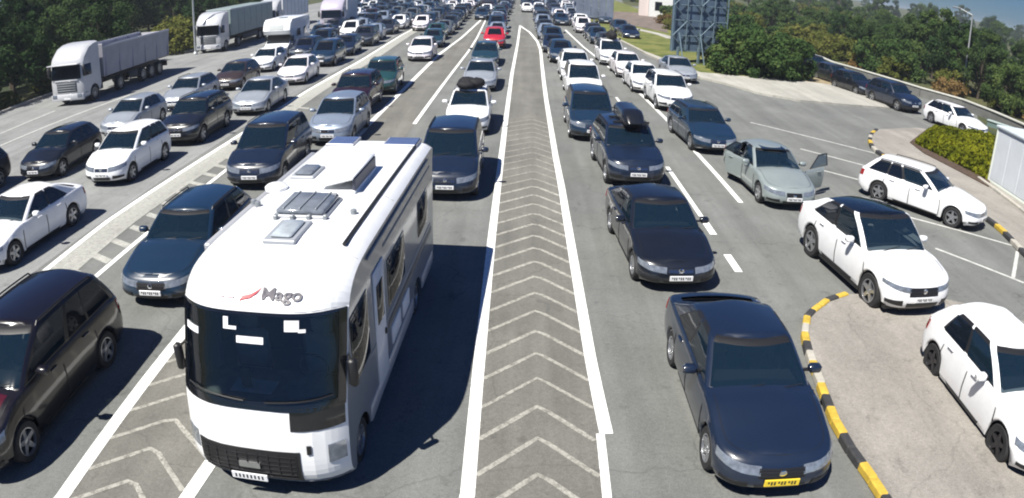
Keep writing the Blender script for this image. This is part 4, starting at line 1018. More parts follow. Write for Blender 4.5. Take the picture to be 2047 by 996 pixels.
# ------------------------------------------------------------------ lorries and campers
def lorry(px, py, rz, label, kind, cabc, bodyc, length, top=3.5, xy=None):
    x, y = xy or F(px, py); root = thing('lorry', label, 'lorry', (x, y, 0), rz)     # origin at the front
    cm = mat('cab_'+cabc, {'white':(.46,.47,.49),'lilac':(.44,.41,.49)}[cabc], .35, 0, .6, var=.05); W = 1.24
    prof = [(.08,.45),(.0,.6),(.0,1.45),(.10,2.5),(.28,2.95),(.9,3.45),(1.5,3.62),(2.15,3.66),(2.2,3.5),(2.2,.9)]
    m_ = MB(); C = [-1,-.96,-.85,-.5,0,.5,.85,.96,1]
    m_.grid([[(W*c, p[0]+.16*abs(c)**6*(1 if i < 7 else 0), p[1]-(.10*abs(c)**8 if i > 3 and i < 9 else 0)) for i, p in enumerate(prof)] for c in C], 0)
    for sg in (1,-1):
        out = [(sg*W, p[0]+(.16 if i < 7 else 0), p[1]-(.10 if 3 < i < 9 else 0)) for i, p in enumerate(prof)]
        arch = [(sg*W, 1.35+.58*cos(a), .5+.58*sin(a)) for a in linsp(0, pi, 7)]
        poly = out+arch; m_.add(poly if sg < 0 else poly[::-1], [tuple(range(len(poly)))])
    cab = obj('cab', m_.mesh('cab', [cm], True, 35), root)
    def fb(name, x0, x1, y0, y1, z0, z1, m, par=cab, b=.02, rot=None):
        m_ = MB(); m_.bbox(x0,x1,y0,y1,z0,z1,b); return obj(name, m_.mesh(name, [m], True, 50), par)
    m_ = MB(); m_.add([(-1.1,-.012,1.62),(1.1,-.012,1.62),(1.06,.075,2.45),(-1.06,.075,2.45),(-1.1,.10,1.62),(1.1,.10,1.62),(1.06,.2,2.45),(-1.06,.2,2.45)], [(0,1,2,3),(0,3,7,4),(1,5,6,2),(3,2,6,7)]); obj('windscreen', m_.mesh('windscreen', [M_DGLASS]), cab)
    m_ = MB(); m_.bbox(-1.18,1.18,-.35,.12,2.50,2.56,.02); obj('sun_visor', m_.mesh('sun_visor', [cm]), cab)
    gl = fb('grille', -.75,.75,-.03,.05,.85,1.45, mat('cab_grille', (.05,.055,.06), .5))
    for q in range(4): fb('grille_bar', -.72,.72,-.05,-.02,.92+q*.14,.97+q*.14, M_GRAYTRIM, gl, .008)
    fb('bumper', -1.22,1.22,-.05,.15,.35,.72, cm)
    fb('badge_bar', -.9,.9,-.035,.03,1.5,1.58, cm)
    for sg in (1,-1):
        fb('headlight', *sorted((sg*.78,sg*1.16)),-.07,.02,.5,.72, M_LAMP); fb('side_window', *sorted((sg*1.232,sg*1.25)),.35,1.15,1.7,2.4, M_DGLASS, b=.006)
        fb('mirror', *sorted((sg*1.27,sg*1.45)),.02,.16,1.75,2.4, M_BLACK, b=.03)
        for h in (.75,1.0): fb('step', *sorted((sg*1.05,sg*1.26)),.2,.62,h-.3,h-.24, M_GRAYTRIM)
    m_ = MB(); m_.box(-.45,.45,1.4,length-.3,.75,1.0); m_.box(-1.1,1.1,length-.4,length-.3,.5,.9); m_.box(-.9,.9,2.3,2.9,.5,1.5); obj('chassis', m_.mesh('chassis', [M_BLACK]), root)
    bm_ = mat('trailer_'+bodyc, {'grey':(.30,.30,.34),'green grey':(.24,.30,.29),'white':(.70,.72,.74)}[bodyc], .5, .1, 0, var=.12, vscale=1.2)
    z0, z1 = 1.25, top
    if kind == 'tipper':
        m_ = MB(); y0, y1 = 2.75, length
        m_.add([(-1.15,y0,z0),(1.15,y0,z0),(1.15,y1,z0),(-1.15,y1,z0),(-1.25,y0-.1,z1),(1.25,y0-.1,z1),(1.25,y1,z1-.2),(-1.25,y1,z1-.2),(-1.15,y0,z1-.4),(1.15,y0,z1-.4),(1.15,y1-.1,z1-.5),(-1.15,y1-.1,z1-.5)], [(3,2,1,0),(0,1,5,4),(1,2,6,5),(2,3,7,6),(3,0,4,7),(4,5,9,8),(5,6,10,9),(6,7,11,10),(7,4,8,11),(8,9,10,11)])
        bd = obj('tipper_body', m_.mesh('tipper_body', [bm_]), root)
        for i in range(6):
            yy = y0+.3+i*(y1-y0-.5)/5
            for sg in (1,-1): fb('rib', *sorted((sg*1.15,sg*1.225)), yy-.05, yy+.05, z0+.02, z1-.12-.2*i/9, bm_, bd, .012)
        for sg in (1,-1): fb('top_rail', *sorted((sg*1.2,sg*1.3)), y0, y1, z1-.22, z1-.1, mat('rail_pale', (.5,.5,.52), .5), bd, .01)
        fb('top_sheet_strip', -1.2, 1.2, y0-.05, y0+.1, z1-.15, z1+.02, MAT['rail_pale'], bd)
    else:
        m_ = MB(); m_.bbox(-1.25,1.25,2.75,length,z0,z1,.04); bd = obj('box_body', m_.mesh('box_body', [bm_]), root)
        for sg in (1,-1):
            fb('top_rail', *sorted((sg*1.2,sg*1.27)), 2.8, length-.05, z1-.12, z1+.01, mat('rail_pale', (.5,.5,.52), .5), bd, .01)
            for i in range(8): yy = 3.0+i*(length-3.2)/7; fb('curtain_strap', *sorted((sg*1.245,sg*1.265)), yy-.03, yy+.03, z0, z1-.14, M_GRAYTRIM, bd, .004)
    tyre, rim = wheel_meshes(.50, 'multi')
    for yw in ([1.35] + ([5.2] if length < 9 else [4.7, length-4.4, length-3.1, length-1.8])):
        for sg in (1,-1): wo = obj('wheel', tyre, root, (sg*1.08, yw, .50), (0,0,0 if sg > 0 else pi)); wo.scale = (1.5,1,1); obj('rim', rim, wo)
    if length > 9:
        for sg in (1,-1): fb('side_guard', *sorted((sg*1.15,sg*1.2)), 6.0, length-5.2, .55, 1.0, M_DARKFRAME, root)
    m_ = MB(); m_.bbox(-.26,.26,-.07,-.05,.4,.5,.005); obj('number_plate', m_.mesh('number_plate', [M_PLATE]), cab)
    return root
lorry(137, 207, .03, 'white lorry with a long grey tipper trailer in the far left lane, nearest lorry', 'tipper', 'white', 'grey', 12.4, 3.3)
lorry(417, 103, .03, 'white lorry with a green-grey box trailer behind the tipper lorry', 'box', 'white', 'green grey', 15.5, 3.75)
def camper(px, py, rz, label, L=6.6, H=3.0, xy=None, side='violet'):
    x, y = xy or F(px, py); root = thing('camper_van', label, 'camper', (x, y, 0), rz); W = 1.12
    wm = M_WHITE
    m_ = MB(); prof = [(.05,.35),(0,.5),(.02,.85),(.75,1.12),(1.35,1.75),(.65,1.85),(.45,2.15),(.75,2.75),(1.2,H),(L-.1,H),(L,H-.15),(L,.45)]
    C = [-1,-.93,-.7,0,.7,.93,1]
    m_.grid([[(W*c*(.88 if i < 4 else 1), p[0]+.12*abs(c)**5*(1 if i < 9 else 0), p[1]) for i, p in enumerate(prof)] for c in C], 0)
    for sg in (1,-1):
        poly = [(sg*W*(.88 if i < 4 else 1), p[0]+(.12 if i < 9 else 0), p[1]) for i, p in enumerate(prof)]; m_.add(poly if sg < 0 else poly[::-1], [tuple(range(len(poly)))])
    body = obj('body', m_.mesh('body', [wm], True, 30), root)
    m_ = MB(); m_.add([(-.92,.72,1.13),(.92,.72,1.13),(.95,1.28,1.72),(-.95,1.28,1.72)], [(0,1,2,3)]); m_.add([(-.92,.80,1.10),(.92,.80,1.10),(.95,1.36,1.70),(-.95,1.36,1.70)], [(0,1,2,3)]); obj('windscreen', m_.mesh('windscreen', [M_DGLASS]), body)
    def fb(name, x0, x1, y0, y1, z0, z1, m, par=body, b=.015):
        m_ = MB(); m_.bbox(x0,x1,y0,y1,z0,z1,b); return obj(name, m_.mesh(name, [m]), par)
    m_ = MB(); m_.add([(-.6,.46,2.22),(.6,.46,2.22),(.6,.68,2.6),(-.6,.68,2.6),(-.6,.56,2.2),(.6,.56,2.2),(.6,.78,2.58),(-.6,.78,2.58)], [(0,1,2,3),(0,4,5,1),(3,2,6,7),(0,3,7,4),(1,5,6,2)]); obj('front_window', m_.mesh('front_window', [M_TINTG]), body)
    fb('grille', -.5,.5,-.02,.05,.5,.78, M_BLACK); fb('bumper', -.97,.97,-.04,.1,.3,.48, M_GRAYTRIM)
    for sg in (1,-1):
        fb('headlight', *sorted((sg*.62,sg*.92)),-.01,.1,.58,.8, M_LAMP); fb('cab_window', *sorted((sg*.99,sg*1.13)),1.0,1.7,1.2,1.65, M_DGLASS)
        fb('side_window', *sorted((sg*1.115,sg*1.14)),2.6,3.6,1.5,2.1, M_DGLASS); fb('side_window', *sorted((sg*1.115,sg*1.14)),4.8,5.6,1.5,2.1, M_DGLASS); fb('side_stripe', *sorted((sg*1.115,sg*1.13)),1.9,L-.2,.9,1.2, M_GRAYTRIM)
        for yw in (1.0, L-1.7): tyre, rim = wheel_meshes(.34, 'alloy'); wo = obj('wheel', tyre, root, (sg*(W-.08), yw, .34), (0,0,0 if sg > 0 else pi)); obj('rim', rim, wo)
    m_ = MB(); m_.box(-.8,.8,.2,L-.1,.2,.5); obj('chassis', m_.mesh('chassis', [M_BLACK]), root)
    fb('number_plate', -.26,.26,-.06,-.04,.34,.45, M_PLATE); fb('roof_hatch', -.3,.3,2.2,2.9,H-.02,H+.08, M_TINTG)
M_TINTG = mat('camper_tint', (.20,.23,.24), .2, 0, .5)
camper(550, 113, .03, 'white camper van with an overhanging cab between the lorries and the dark cars')
lorry(662, 63, .02, 'lilac-white lorry far back on the left, directly behind the camper van queue', 'box', 'lilac', 'white', 8.2, 3.5)
lorry(0, 0, .02, 'white lorry behind the green-grey box trailer, third in the lorry lane', 'box', 'white', 'white', 14, 3.7, xy=(-29.3, 79))

# ------------------------------------------------------------------ the far ends of the queues
def ordinal(n): return {1:'first',2:'second',3:'third',4:'fourth',5:'fifth',6:'sixth',7:'seventh',8:'eighth',9:'ninth',10:'tenth',11:'eleventh',12:'twelfth',13:'thirteenth',14:'fourteenth',15:'fifteenth',16:'sixteenth',17:'seventeenth',18:'eighteenth',19:'nineteenth',20:'twentieth',21:'twenty-first',22:'twenty-second'}[n]
rnd = random.Random(11)
FARC = ['navy','dark blue','dark blue','navy','dark grey','black','silver','blue','grey','white','dark teal','maroon','pearl white','dark grey']
FART = ['hatchback','estate','saloon','suv','compact mpv','people carrier','hatchback','suv']
word = {'saloon':'saloon','estate':'estate car','hatchback':'hatchback','suv':'off-roader','compact mpv':'compact car','people carrier':'people carrier'}
def queue(pts, first, after, where, gap=6.1, seq=()):
    gap *= .93
    """pts = lane centre in world x,y; cars from the first y onward"""
    y = first; n = 0
    while y < pts[-1][1]:
        x = interp(y, [p[1] for p in pts], [p[0] for p in pts]); n += 1
        if n <= len(seq): ty, c = seq[n-1]
        else: ty, c = rnd.choice(FART), rnd.choice(FARC)
        if not ty: y += gap; continue
        put_car(ty, c, (x+rnd.uniform(-.25,.25), y+2.3), rnd.uniform(-.03,.05), f'{c} {word[ty]}, {ordinal(n)} {after}', 1, 'cars queueing '+where, front=rnd.choice(['plain','plain','big']))[0].scale = (1, rnd.uniform(.93,1.0), rnd.uniform(.96,1.05))
        y += gap+rnd.uniform(-.5,1.0)
wd = 'in the far traffic queues'
put_car('suv', 'red', from_front('suv', *F(987,95), .0), .0, 'bright red off-roader in the lane left of the central island', 1, front='plain')
queue([(-2.2,64),(-2.5,90),(-2.0,162)], 66.5, 'behind the red off-roader', wd, 6.2, [('hatchback','blue'),('people carrier','dark blue'),('suv','maroon')])
queue([(-7.3,55),(-7.8,80),(-8.2,160)], 58, 'behind the pinkish white car in the next lane', wd, 6.1, [('estate','dark teal'),('hatchback','green'),('saloon','grey'),('hatchback','dark grey')])
queue([(-13.6,45),(-13.3,70),(-14.2,160)], 46.6, 'behind the pale white hatchback beside the faded band', wd, 5.9, [('people carrier','dark blue'),('estate','navy'),('suv','dark grey'),('hatchback','blue'),('saloon','dark grey'),('hatchback','white'),('estate','grey')])
queue([(-18.6,62),(-19,90),(-20,158)], 63.2, 'behind the overhanging-cab camper van', wd, 6.3, [('suv','dark blue'),('suv','navy'),('estate','dark blue'),('hatchback','blue')])
queue([(-16.2,50),(-16.2,62)], 50.2, 'squeezed in beside the camper van', wd, 6, [('suv','navy'),('people carrier','dark blue')])
queue([(-24.2,84),(-25,120),(-27,156)], 92, 'behind the lilac-white lorry', wd, 6.5, [('people carrier','silver'),('suv','brown'),('people carrier','dark blue')])
queue([(-32,118),(-33.5,158)], 118, 'at the far left end beyond the lorries', wd, 6.4, [('suv','white'),('compact mpv','yellow'),('suv','dark grey')])
queue([(3.2,48),(2.6,75),(3.6,160)], 49.5, 'behind the white off-roader right of the island', wd, 6.0, [('hatchback','dark blue'),('saloon','navy'),('suv','dark blue'),('hatchback','blue'),('saloon','dark grey')])
queue([(7.6,58),(7.2,80),(8.8,165)], 58.2, 'behind the white people carrier with the roof load', wd, 6.0, [('hatchback','dark grey'),('hatchback','dark blue'),('estate','navy'),('people carrier','pearl white'),('people carrier','white')])
queue([(11.4,70),(11.6,95),(13.3,166)], 72, 'along the kerb of the far verge', wd, 6.6, [('saloon','navy'),('saloon','dark blue'),(None,None),('suv','dark blue'),('hatchback','silver')])
queue([(-2+3.4,118),(-.2+1.5,158)], 112, 'beyond the tip of the central island', wd, 6.5, [('hatchback','white'),('hatchback','dark blue')])

for x0, x1, y0, nm_ in ((-4.9,-4.9,92,'filling the gap left of the red off-roader\'s lane far back'),(-10.4,-10.9,74,'on the faded band far beyond the pinkish white car'),(-16.4,-17.0,66,'threading between the two far left queues'),(-22.0,-23,77,'in the extra queue right of the lilac-white lorry'),(-28.8,-30,104,'in the far lorry lane behind the white lorry'),(5.4,6.1,86,'between the two far right queues'),(10.0,11,100,'beside the far end of the grass verge')):
    queue([(x0,y0),(x1,166)], y0, nm_, wd, 5.9)

# ------------------------------------------------------------------ vegetation
def leafmat(name, a, b_, c):
    m = bpy.data.materials.new(name); m.use_nodes = True; n = m.node_tree; L = n.links; n.nodes.remove(n.nodes['Principled BSDF'])
    g = n.nodes.new('ShaderNodeNewGeometry'); oi = n.nodes.new('ShaderNodeObjectInfo')
    t = n.nodes.new('ShaderNodeTexNoise'); t.inputs['Scale'].default_value = .9; t.inputs['Detail'].default_value = 7; t.inputs['Roughness'].default_value = .75; L.new(g.outputs['Position'], t.inputs['Vector'])
    ad = n.nodes.new('ShaderNodeMath'); ad.operation = 'MULTIPLY_ADD'; L.new(oi.outputs['Random'], ad.inputs[0]); ad.inputs[1].default_value = .25; L.new(t.outputs['Fac'], ad.inputs[2])
    cr = n.nodes.new('ShaderNodeValToRGB'); e = cr.color_ramp.elements; e[0].position = .40; e[0].color = (*a, 1); e[1].position = .85; e[1].color = (*c, 1); q = e.new(.62); q.color = (*b_, 1); L.new(ad.outputs[0], cr.inputs[0])
    d = n.nodes.new('ShaderNodeBsdfDiffuse'); tr = n.nodes.new('ShaderNodeBsdfTranslucent'); mx = n.nodes.new('ShaderNodeMixShader'); mx.inputs[0].default_value = .3
    L.new(cr.outputs[0], d.inputs[0]); L.new(cr.outputs[0], tr.inputs[0]); L.new(d.outputs[0], mx.inputs[1]); L.new(tr.outputs[0], mx.inputs[2]); L.new(mx.outputs[0], n.nodes['Material Output'].inputs[0]); return m
M_LDARK = leafmat('leaves_dark', (.019,.043,.018), (.040,.074,.027), (.082,.120,.042))
M_LMID = leafmat('leaves_mid', (.030,.066,.023), (.064,.110,.034), (.12,.16,.050))
M_LOLIVE = leafmat('leaves_olive', (.060,.080,.020), (.115,.130,.030), (.19,.185,.055))
M_LHEDGE = leafmat('leaves_hedge', (.075,.095,.010), (.19,.20,.014), (.34,.33,.035))
M_LDRY = leafmat('leaves_dry', (.10,.065,.025), (.19,.12,.045), (.26,.18,.08))
M_BARK = mat('bark', (.07,.055,.04), .95, var=.4, vscale=5, bump=.6)
def crown_mesh(seed, n, leaf, rx, rz_, z0, mats, nclump=34, flat=.0):
    r = random.Random(seed); V, Fc = [], []
    cl = []
    for i in range(nclump):
        a = r.uniform(0, 2*pi); h = r.random(); rad = rx*sqrt(r.random())*(.95-.55*abs(h-.4)**1.2)
        cl.append((rad*cos(a), rad*sin(a), z0+rz_*h*(1-.25*(rad/rx)**2), r.uniform(.12,.30)*rx*(1.15-.4*h)))
    for i in range(n):
        cx, cy, cz, cr = cl[int(r.random()**1.0*nclump)]
        d = Vector((r.gauss(0,1), r.gauss(0,1), r.gauss(0,.8))).normalized(); q = cr*(r.random()**.35)*1.15
        p = Vector((cx, cy, cz))+d*q
        if p.z < 0.03: continue
        nn = (d+Vector((r.uniform(-.9,.9), r.uniform(-.9,.9), r.uniform(-.3,1.0)))).normalized(); t = nn.orthogonal().normalized(); b = nn.cross(t)
        a = r.uniform(0, 2*pi); t, b = t*cos(a)+b*sin(a), b*cos(a)-t*sin(a); s = leaf*r.uniform(.6,1.35); o = len(V)
        V += [p-t*s*.5, p+b*s*.36+nn*s*.08, p+t*s*.55, p-b*s*.34]; Fc.append((o,o+1,o+2,o+3))
    return newmesh('crown', V, Fc, [mats]), cl
def trunk_mesh(cl, h, r0, seed, m):
    r = random.Random(seed); m_ = MB(); p = Vector((0,0,-.15)); pts = [(p, r0)]
    for i in range(4):
        q = p+Vector((r.uniform(-.12,.12), r.uniform(-.12,.12), h/4)); m_.tube(p, q, r0*(1-.2*i), r0*(1-.2*(i+1)), 7); p = q; pts.append((q, r0*(1-.2*(i+1))))
    for c in cl[::2]:
        b, rr = pts[r.choice([1,2,3,4])]; t = Vector(c[:3]); md = b.lerp(t, .5)+Vector((0,0,-.1*(t-b).length)); m_.tube(b, md, rr*.5, rr*.32, 5, cap=False); m_.tube(md, t, rr*.32, rr*.1, 5, cap=False)
    return m_.mesh('trunk', [m], True, 60)
VEG = {}
def veg_set(key, specs, material, leaf, n, trunk):
    L = []
    for i, (rx, rz_, z0) in enumerate(specs):
        cm, cl = crown_mesh(hash(key) % 997+i*7 if False else sum(map(ord, key))+i*7, n, leaf, rx, rz_, z0, material); L.append((cm, trunk_mesh(cl, z0+rz_*.45, trunk, i, M_BARK)))
    VEG[key] = L
veg_set('dark_tree', [(3.4,6.5,2.0),(3.0,7.5,1.6),(3.8,6.0,1.8),(2.8,5.5,1.4)], M_LDARK, .27, 8500, .22)
veg_set('mid_tree', [(3.3,5.5,1.8),(2.8,6.2,1.5),(3.6,5.0,1.6)], M_LMID, .26, 8000, .20)
veg_set('dark_bush', [(1.9,2.2,.1),(1.6,1.8,.05),(2.2,2.6,.1)], M_LMID, .22, 3800, .07)
veg_set('olive_bush', [(1.7,1.5,.05),(2.0,1.9,.05),(1.3,1.2,.05)], M_LOLIVE, .22, 3000, .06)
veg_set('dry_bush', [(1.4,1.0,.02),(1.7,1.2,.02)], M_LDRY, .18, 2400, .05)
def words(n):
    o = ['','first','second','third','fourth','fifth','sixth','seventh','eighth','ninth','tenth','eleventh','twelfth','thirteenth','fourteenth','fifteenth','sixteenth','seventeenth','eighteenth','nineteenth']
    if n < 20: return o[n]
    t = ['','','twenty','thirty','forty','fifty','sixty','seventy','eighty','ninety'][n//10]
    return (t[:-1]+'ieth') if n % 10 == 0 else t+'-'+o[n % 10]
def name_row(items, fmt):
    items.sort(key=lambda r: math.atan2(r.location.x, r.location.y))
    for i, r in enumerate(items): r['label'] = fmt.replace('#', words(i+1))
def plant(key, x, y, s, label, group, cat=None, z=None, sz=None):
    cm, tm = VEG[key][rnd.randrange(len(VEG[key]))]; nm = {'dark_tree':'broadleaf_tree','mid_tree':'broadleaf_tree','dark_bush':'bush','olive_bush':'bush','dry_bush':'dry_bush'}[key]
    root = thing(nm, label, cat or ('tree' if 'tree' in key else 'bush'), (x, y, terr_h(x, y)+.02 if z is None else z), rnd.uniform(0, 6.28), group)
    root.scale = (s, s, s*(sz or rnd.uniform(.88,1.15))); root['kindkey'] = key
    obj('trunk' if 'tree' in key else 'stem', tm, root); obj('crown', cm, root); return root
# wood on the far left: rows of dark trees behind the lorry lane
rows = [(-35.5, 14, 5.0, .82, 'front'), (-40, 16, 5.6, .98, 'second'), (-46, 20, 6.6, 1.15, 'third'), (-53, 30, 8, 1.25, 'rear')]
for (x0, y, st, sc_, rw) in rows:
    its = []
    while y < 128:
        x = x0-max(0, y-72)*.24+rnd.uniform(-1,1)
        if 58 < y < 76 and x > -43: y += st; continue
        key = 'dark_tree' if y < 92 or rnd.random() < .4 else 'mid_tree'
        its.append(plant(key, x, y, sc_*rnd.uniform(.85,1.15)*(1 if y < 80 else .8), '', 'trees of the wood beside the lorry lane'))
        y += st*rnd.uniform(.8,1.25)
    name_row(its, f'# tree from the left, {rw} row of the wood beside the lorry lane')
its = []
for i in range(20):
    y = 16+i*5.2; x = -33.4-max(0, y-72)*.24+rnd.uniform(-.3,.4)
    its.append(plant('olive_bush' if i % 3 else 'dark_bush', x, y, rnd.uniform(.45,.8), '', 'bushes at the foot of the wood'))
name_row(its, '# low bush from the left along the kerb at the foot of the dark wood')
its = []
for (px, py, sc_) in ((335,108,1.3),(352,100,1.5),(372,96,1.3),(330,88,1.4),(360,80,1.5)):
    q = at(px, py); its.append(plant('olive_bush', q.x, q.y, sc_*1.2, '', 'pale bushes behind the tipper lorry'))
name_row(its, '# pale yellow-green bush from the left between the tipper lorry and the box lorry')
# big dark bush group by the footpath
for i, (px, py, s) in enumerate(((1462,150,1.0),(1500,158,1.15),(1545,163,1.1),(1585,165,1.0),(1480,138,1.2),(1520,140,1.25),(1560,142,1.2),(1598,148,.95),(1440,135,.9),(1610,140,.7))):
    p = at(px, py); plant('dark_bush', p.x, p.y+1.2, s*1.05, f'{"front" if i < 4 else "rear"} bush of the dark clump above the footpath, {ordinal(i+1 if i < 4 else i-3)} from its left end', 'bushes of the clump above the footpath', z=.1)
# olive scrub on the slope behind the billboard and clump
bands = {'near': [], 'middle': [], 'upper': []}
for i in range(190):
    y = rnd.uniform(58, 185); x = rnd.uniform(17+max(0, (y-62))*.10, 34+(y-58)*.62)
    if x < 25 and y < 88: continue
    if 23 < x < 33 and y < 76: continue
    key = rnd.choice(['olive_bush','olive_bush','olive_bush','dark_bush','dry_bush'] if y < 110 else ['olive_bush','dark_bush','olive_bush','olive_bush','dark_bush'])
    bn = 'near' if y < 88 else 'middle' if y < 125 else 'upper'
    bands[bn].append(plant(key, x, y, rnd.uniform(.8,1.5), '', 'shrubs on the scrub slope'))
for bn, its in bands.items():
    for key, nm_ in (('olive','yellow-green'),('x','dark green')):
        name_row([r for r in its if (key == 'olive') == ('olive' in r['kindkey'])], f'# {nm_} shrub from the left in the {bn} band of the scrub slope')
# trees and scrub behind the guard rail on the right
its = {'tree': [], 'near': [], 'far': []}
for i in range(150):
    y = rnd.uniform(34, 112); x0 = 36.2 if y < 55 else 34.0
    x = x0+rnd.uniform(0, 1)**1.1*30; d = x-x0
    key = rnd.choice(['dark_bush','olive_bush','dry_bush','olive_bush']) if d < 4 else rnd.choice(['mid_tree','dark_bush','olive_bush','dark_bush','dark_tree'])
    s_ = rnd.uniform(.8,1.3) if 'bush' in key else rnd.uniform(.42,.66)
    r = plant(key, x, y, s_, '', 'trees and shrubs beyond the guard rail'); its['tree' if 'tree' in key else 'near' if d < 9 else 'far'].append(r)
name_row(its['tree'], '# small tree from the left beyond the barrier wall on the right')
name_row(its['near'], '# shrub from the left just behind the barrier wall on the right')
name_row(its['far'], '# shrub from the left well behind the barrier wall on the right')
its = []
for i, (px, d, s) in enumerate(((1862,66,1.0),(1838,72,.9),(1925,60,.72),(1960,58,.70),(2015,52,.62),(1890,62,.82),(1990,60,.66),(2040,58,.6))):
    v = at(px, 160); v = Vector((v.x, v.y, 0)).normalized()*d*1.12
    its.append(plant('dark_tree' if i % 2 else 'mid_tree', v.x, v.y, s*.95, '', 'tall trees against the sky'))
name_row(its, '# tall tree from the left against the sky by the thin lamp post')
its = {'dark': [], 'mid': []}
for i in range(120):   # far woods on the hills
    a = rnd.uniform(.22, 1.0); r = rnd.uniform(190, 560); x, y = r*sin(a), r*cos(a)
    key = 'mid_tree' if rnd.random() < .5 else 'dark_tree'
    its[key[:4].strip('_')].append(plant(key, x, y, rnd.uniform(.7,1.2), '', 'distant trees on the hills'))
for k_, l_ in its.items(): name_row(l_, f'# {"dark" if k_ == "dark" else "paler"} distant tree from the left on the far hills')
# hedge in the paved corner
def hedge():
    a = at(1828,293); b = at(1970,366); c = at(1992,283); d = at(1852,272); root = thing('hedge', 'bright yellow-green clipped hedge beside the white cabin', 'hedge', (a.x, a.y, .11))
    r = random.Random(4); V, Fc = [], []; h = .70
    for i in range(15000):
        u, v = r.random(), r.random(); p = a.lerp(b, u).lerp(d.lerp(c, u), v)
        edge = min(u, 1-u, v, 1-v); top = h*min(1, .35+edge*5)*(.82+.3*noise.noise(Vector((p.x*1.3, p.y*1.3, 0))))
        z = top*(r.random()**.3 if edge > .06 else r.random())
        nn = Vector((r.uniform(-1,1), r.uniform(-1,1), r.uniform(.0,1.2))).normalized(); t = nn.orthogonal().normalized(); bb = nn.cross(t); s = .11*r.uniform(.6,1.4); p = Vector((p.x-a.x, p.y-a.y, z)); o = len(V)
        V += [p-t*s, p+bb*s*.6, p+t*s, p-bb*s*.6]; Fc.append((o,o+1,o+2,o+3))
    obj('foliage', newmesh('foliage', V, Fc, [M_LHEDGE]), root)
    m_ = MB(); slab(m_, [(q.x-a.x, q.y-a.y) for q in (at(1818,290), at(1846,312), at(1975,380), at(1998,280), at(1848,266))], -.005, .05); obj('soil_bed', m_.mesh('soil_bed', [M_SOIL]), root)
hedge()

# ------------------------------------------------------------------ structures
M_CAB = mat('cabin_white', (.62,.66,.70), .45, 0, .2, var=.06, vscale=1.5)
def cabin():
    a = at(1972,366); b = at(2047,417); d = (b-a).normalized(); rz = math.atan2(d.y, d.x)
    root = thing('site_cabin', 'pale blue-white cabin wall with a rim at the right picture edge', 'cabin', (a.x, a.y, .115), rz); Lx, D, H = 8.0, 3.2, 2.35
    m_ = MB(); m_.box(.05, Lx-.05, .05, D-.05, .06, H); obj('wall', m_.mesh('wall', [M_CAB]), root)
    for i in range(7):
        m_ = MB(); x0 = .1+i*(Lx-.2)/7; m_.bbox(x0+.01, x0+(Lx-.2)/7-.01, .02, .06, .14, H-.1, .008); obj('panel', m_.mesh('panel', [M_CAB]), root)
    m_ = MB(); m_.bbox(-.05, Lx+.05, -.05, D+.05, H, H+.10, .02); obj('roof', m_.mesh('roof', [mat('cabin_roof', (.52,.58,.62), .5, var=.1)]), root)
    for xx in (0, Lx-.1):
        m_ = MB(); m_.bbox(xx, xx+.1, 0, .1, 0, H, .01); obj('corner_post', m_.mesh('corner_post', [mat('cabin_trim', (.72,.76,.68), .5)]), root)
    m_ = MB(); m_.bbox(0, Lx, 0, .08, 0, .10, .01); obj('base_rail', m_.mesh('base_rail', [MAT['cabin_trim']]), root)
    m_ = MB(); m_.bbox(-.04, 0.0, .3, D-.3, .15, H-.15, .01); obj('end_panel', m_.mesh('end_panel', [M_CAB]), root)
cabin()
def rail_wall(pts, h, label, m, mtop, step=4.0, name='guard_wall'):
    r = resample(pts, step); root = thing(name, label, 'barrier', (r[0].x, r[0].y, 0))
    for a, b in zip(r, r[1:]):
        d = b-a; z = .5*(terr_h(a.x,a.y)+terr_h(b.x,b.y)); z = max(0, z); m_ = MB(); m_.bbox(.02, d.length-.02, -.1, .1, -.15, h-.12, .01); o = obj('wall_block', m_.mesh('wall_block', [m]), root, (a.x-r[0].x, a.y-r[0].y, z), (0,0,math.atan2(d.y,d.x)))
        m_ = MB(); m_.bbox(0, d.length, -.16, .16, h-.12, h, .03); obj('coping', m_.mesh('coping', [mtop]), o)
M_WALL = mat('grey_wall', (.16,.16,.15), .85, var=.2, vscale=2, bump=.4); M_WTOP = mat('pale_rail', (.48,.48,.43), .6, var=.12, vscale=3)
wall_pts = [at(*p, .8) for p in ((1640,112),(1656.6,120.5),(1737,143),(1837,173),(1937.6,201),(2045.6,246),(2100,275))]
wall_pts = [Vector((28.6, 76, 0))]+wall_pts
rail_wall(wall_pts, .8, 'long pale-topped barrier wall along the side road on the right', M_WALL, M_WTOP)
# frame with brown hoarding behind the barrier
def hoarding():
    a = at(1998,205); b = at(2080,240); d = b-a; root = thing('hoarding_fence', 'brown boarded fence with a pale top rail at the upper right edge', 'fence', (a.x, a.y, terr_h(a.x,a.y)), math.atan2(d.y, d.x)); H = 2.0; Lx = 9
    for i in range(30):
        m_ = MB(); m_.bbox(i*.3, i*.3+.285, -.02, .02, .1, H-.05, .006); obj('board', m_.mesh('board', [mat('brown_board', (.06,.035,.02), .8, var=.4, vscale=3)]), root)
    for i in range(4): m_ = MB(); m_.bbox(i*3-.06, i*3+.06, -.10, -.02, -.2, H+.05, .01); obj('post', m_.mesh('post', [M_WTOP]), root)
    m_ = MB(); m_.bbox(-.05, Lx+.05, -.12, .06, H-.02, H+.14, .02); obj('top_rail', m_.mesh('top_rail', [M_WTOP]), root)
hoarding()
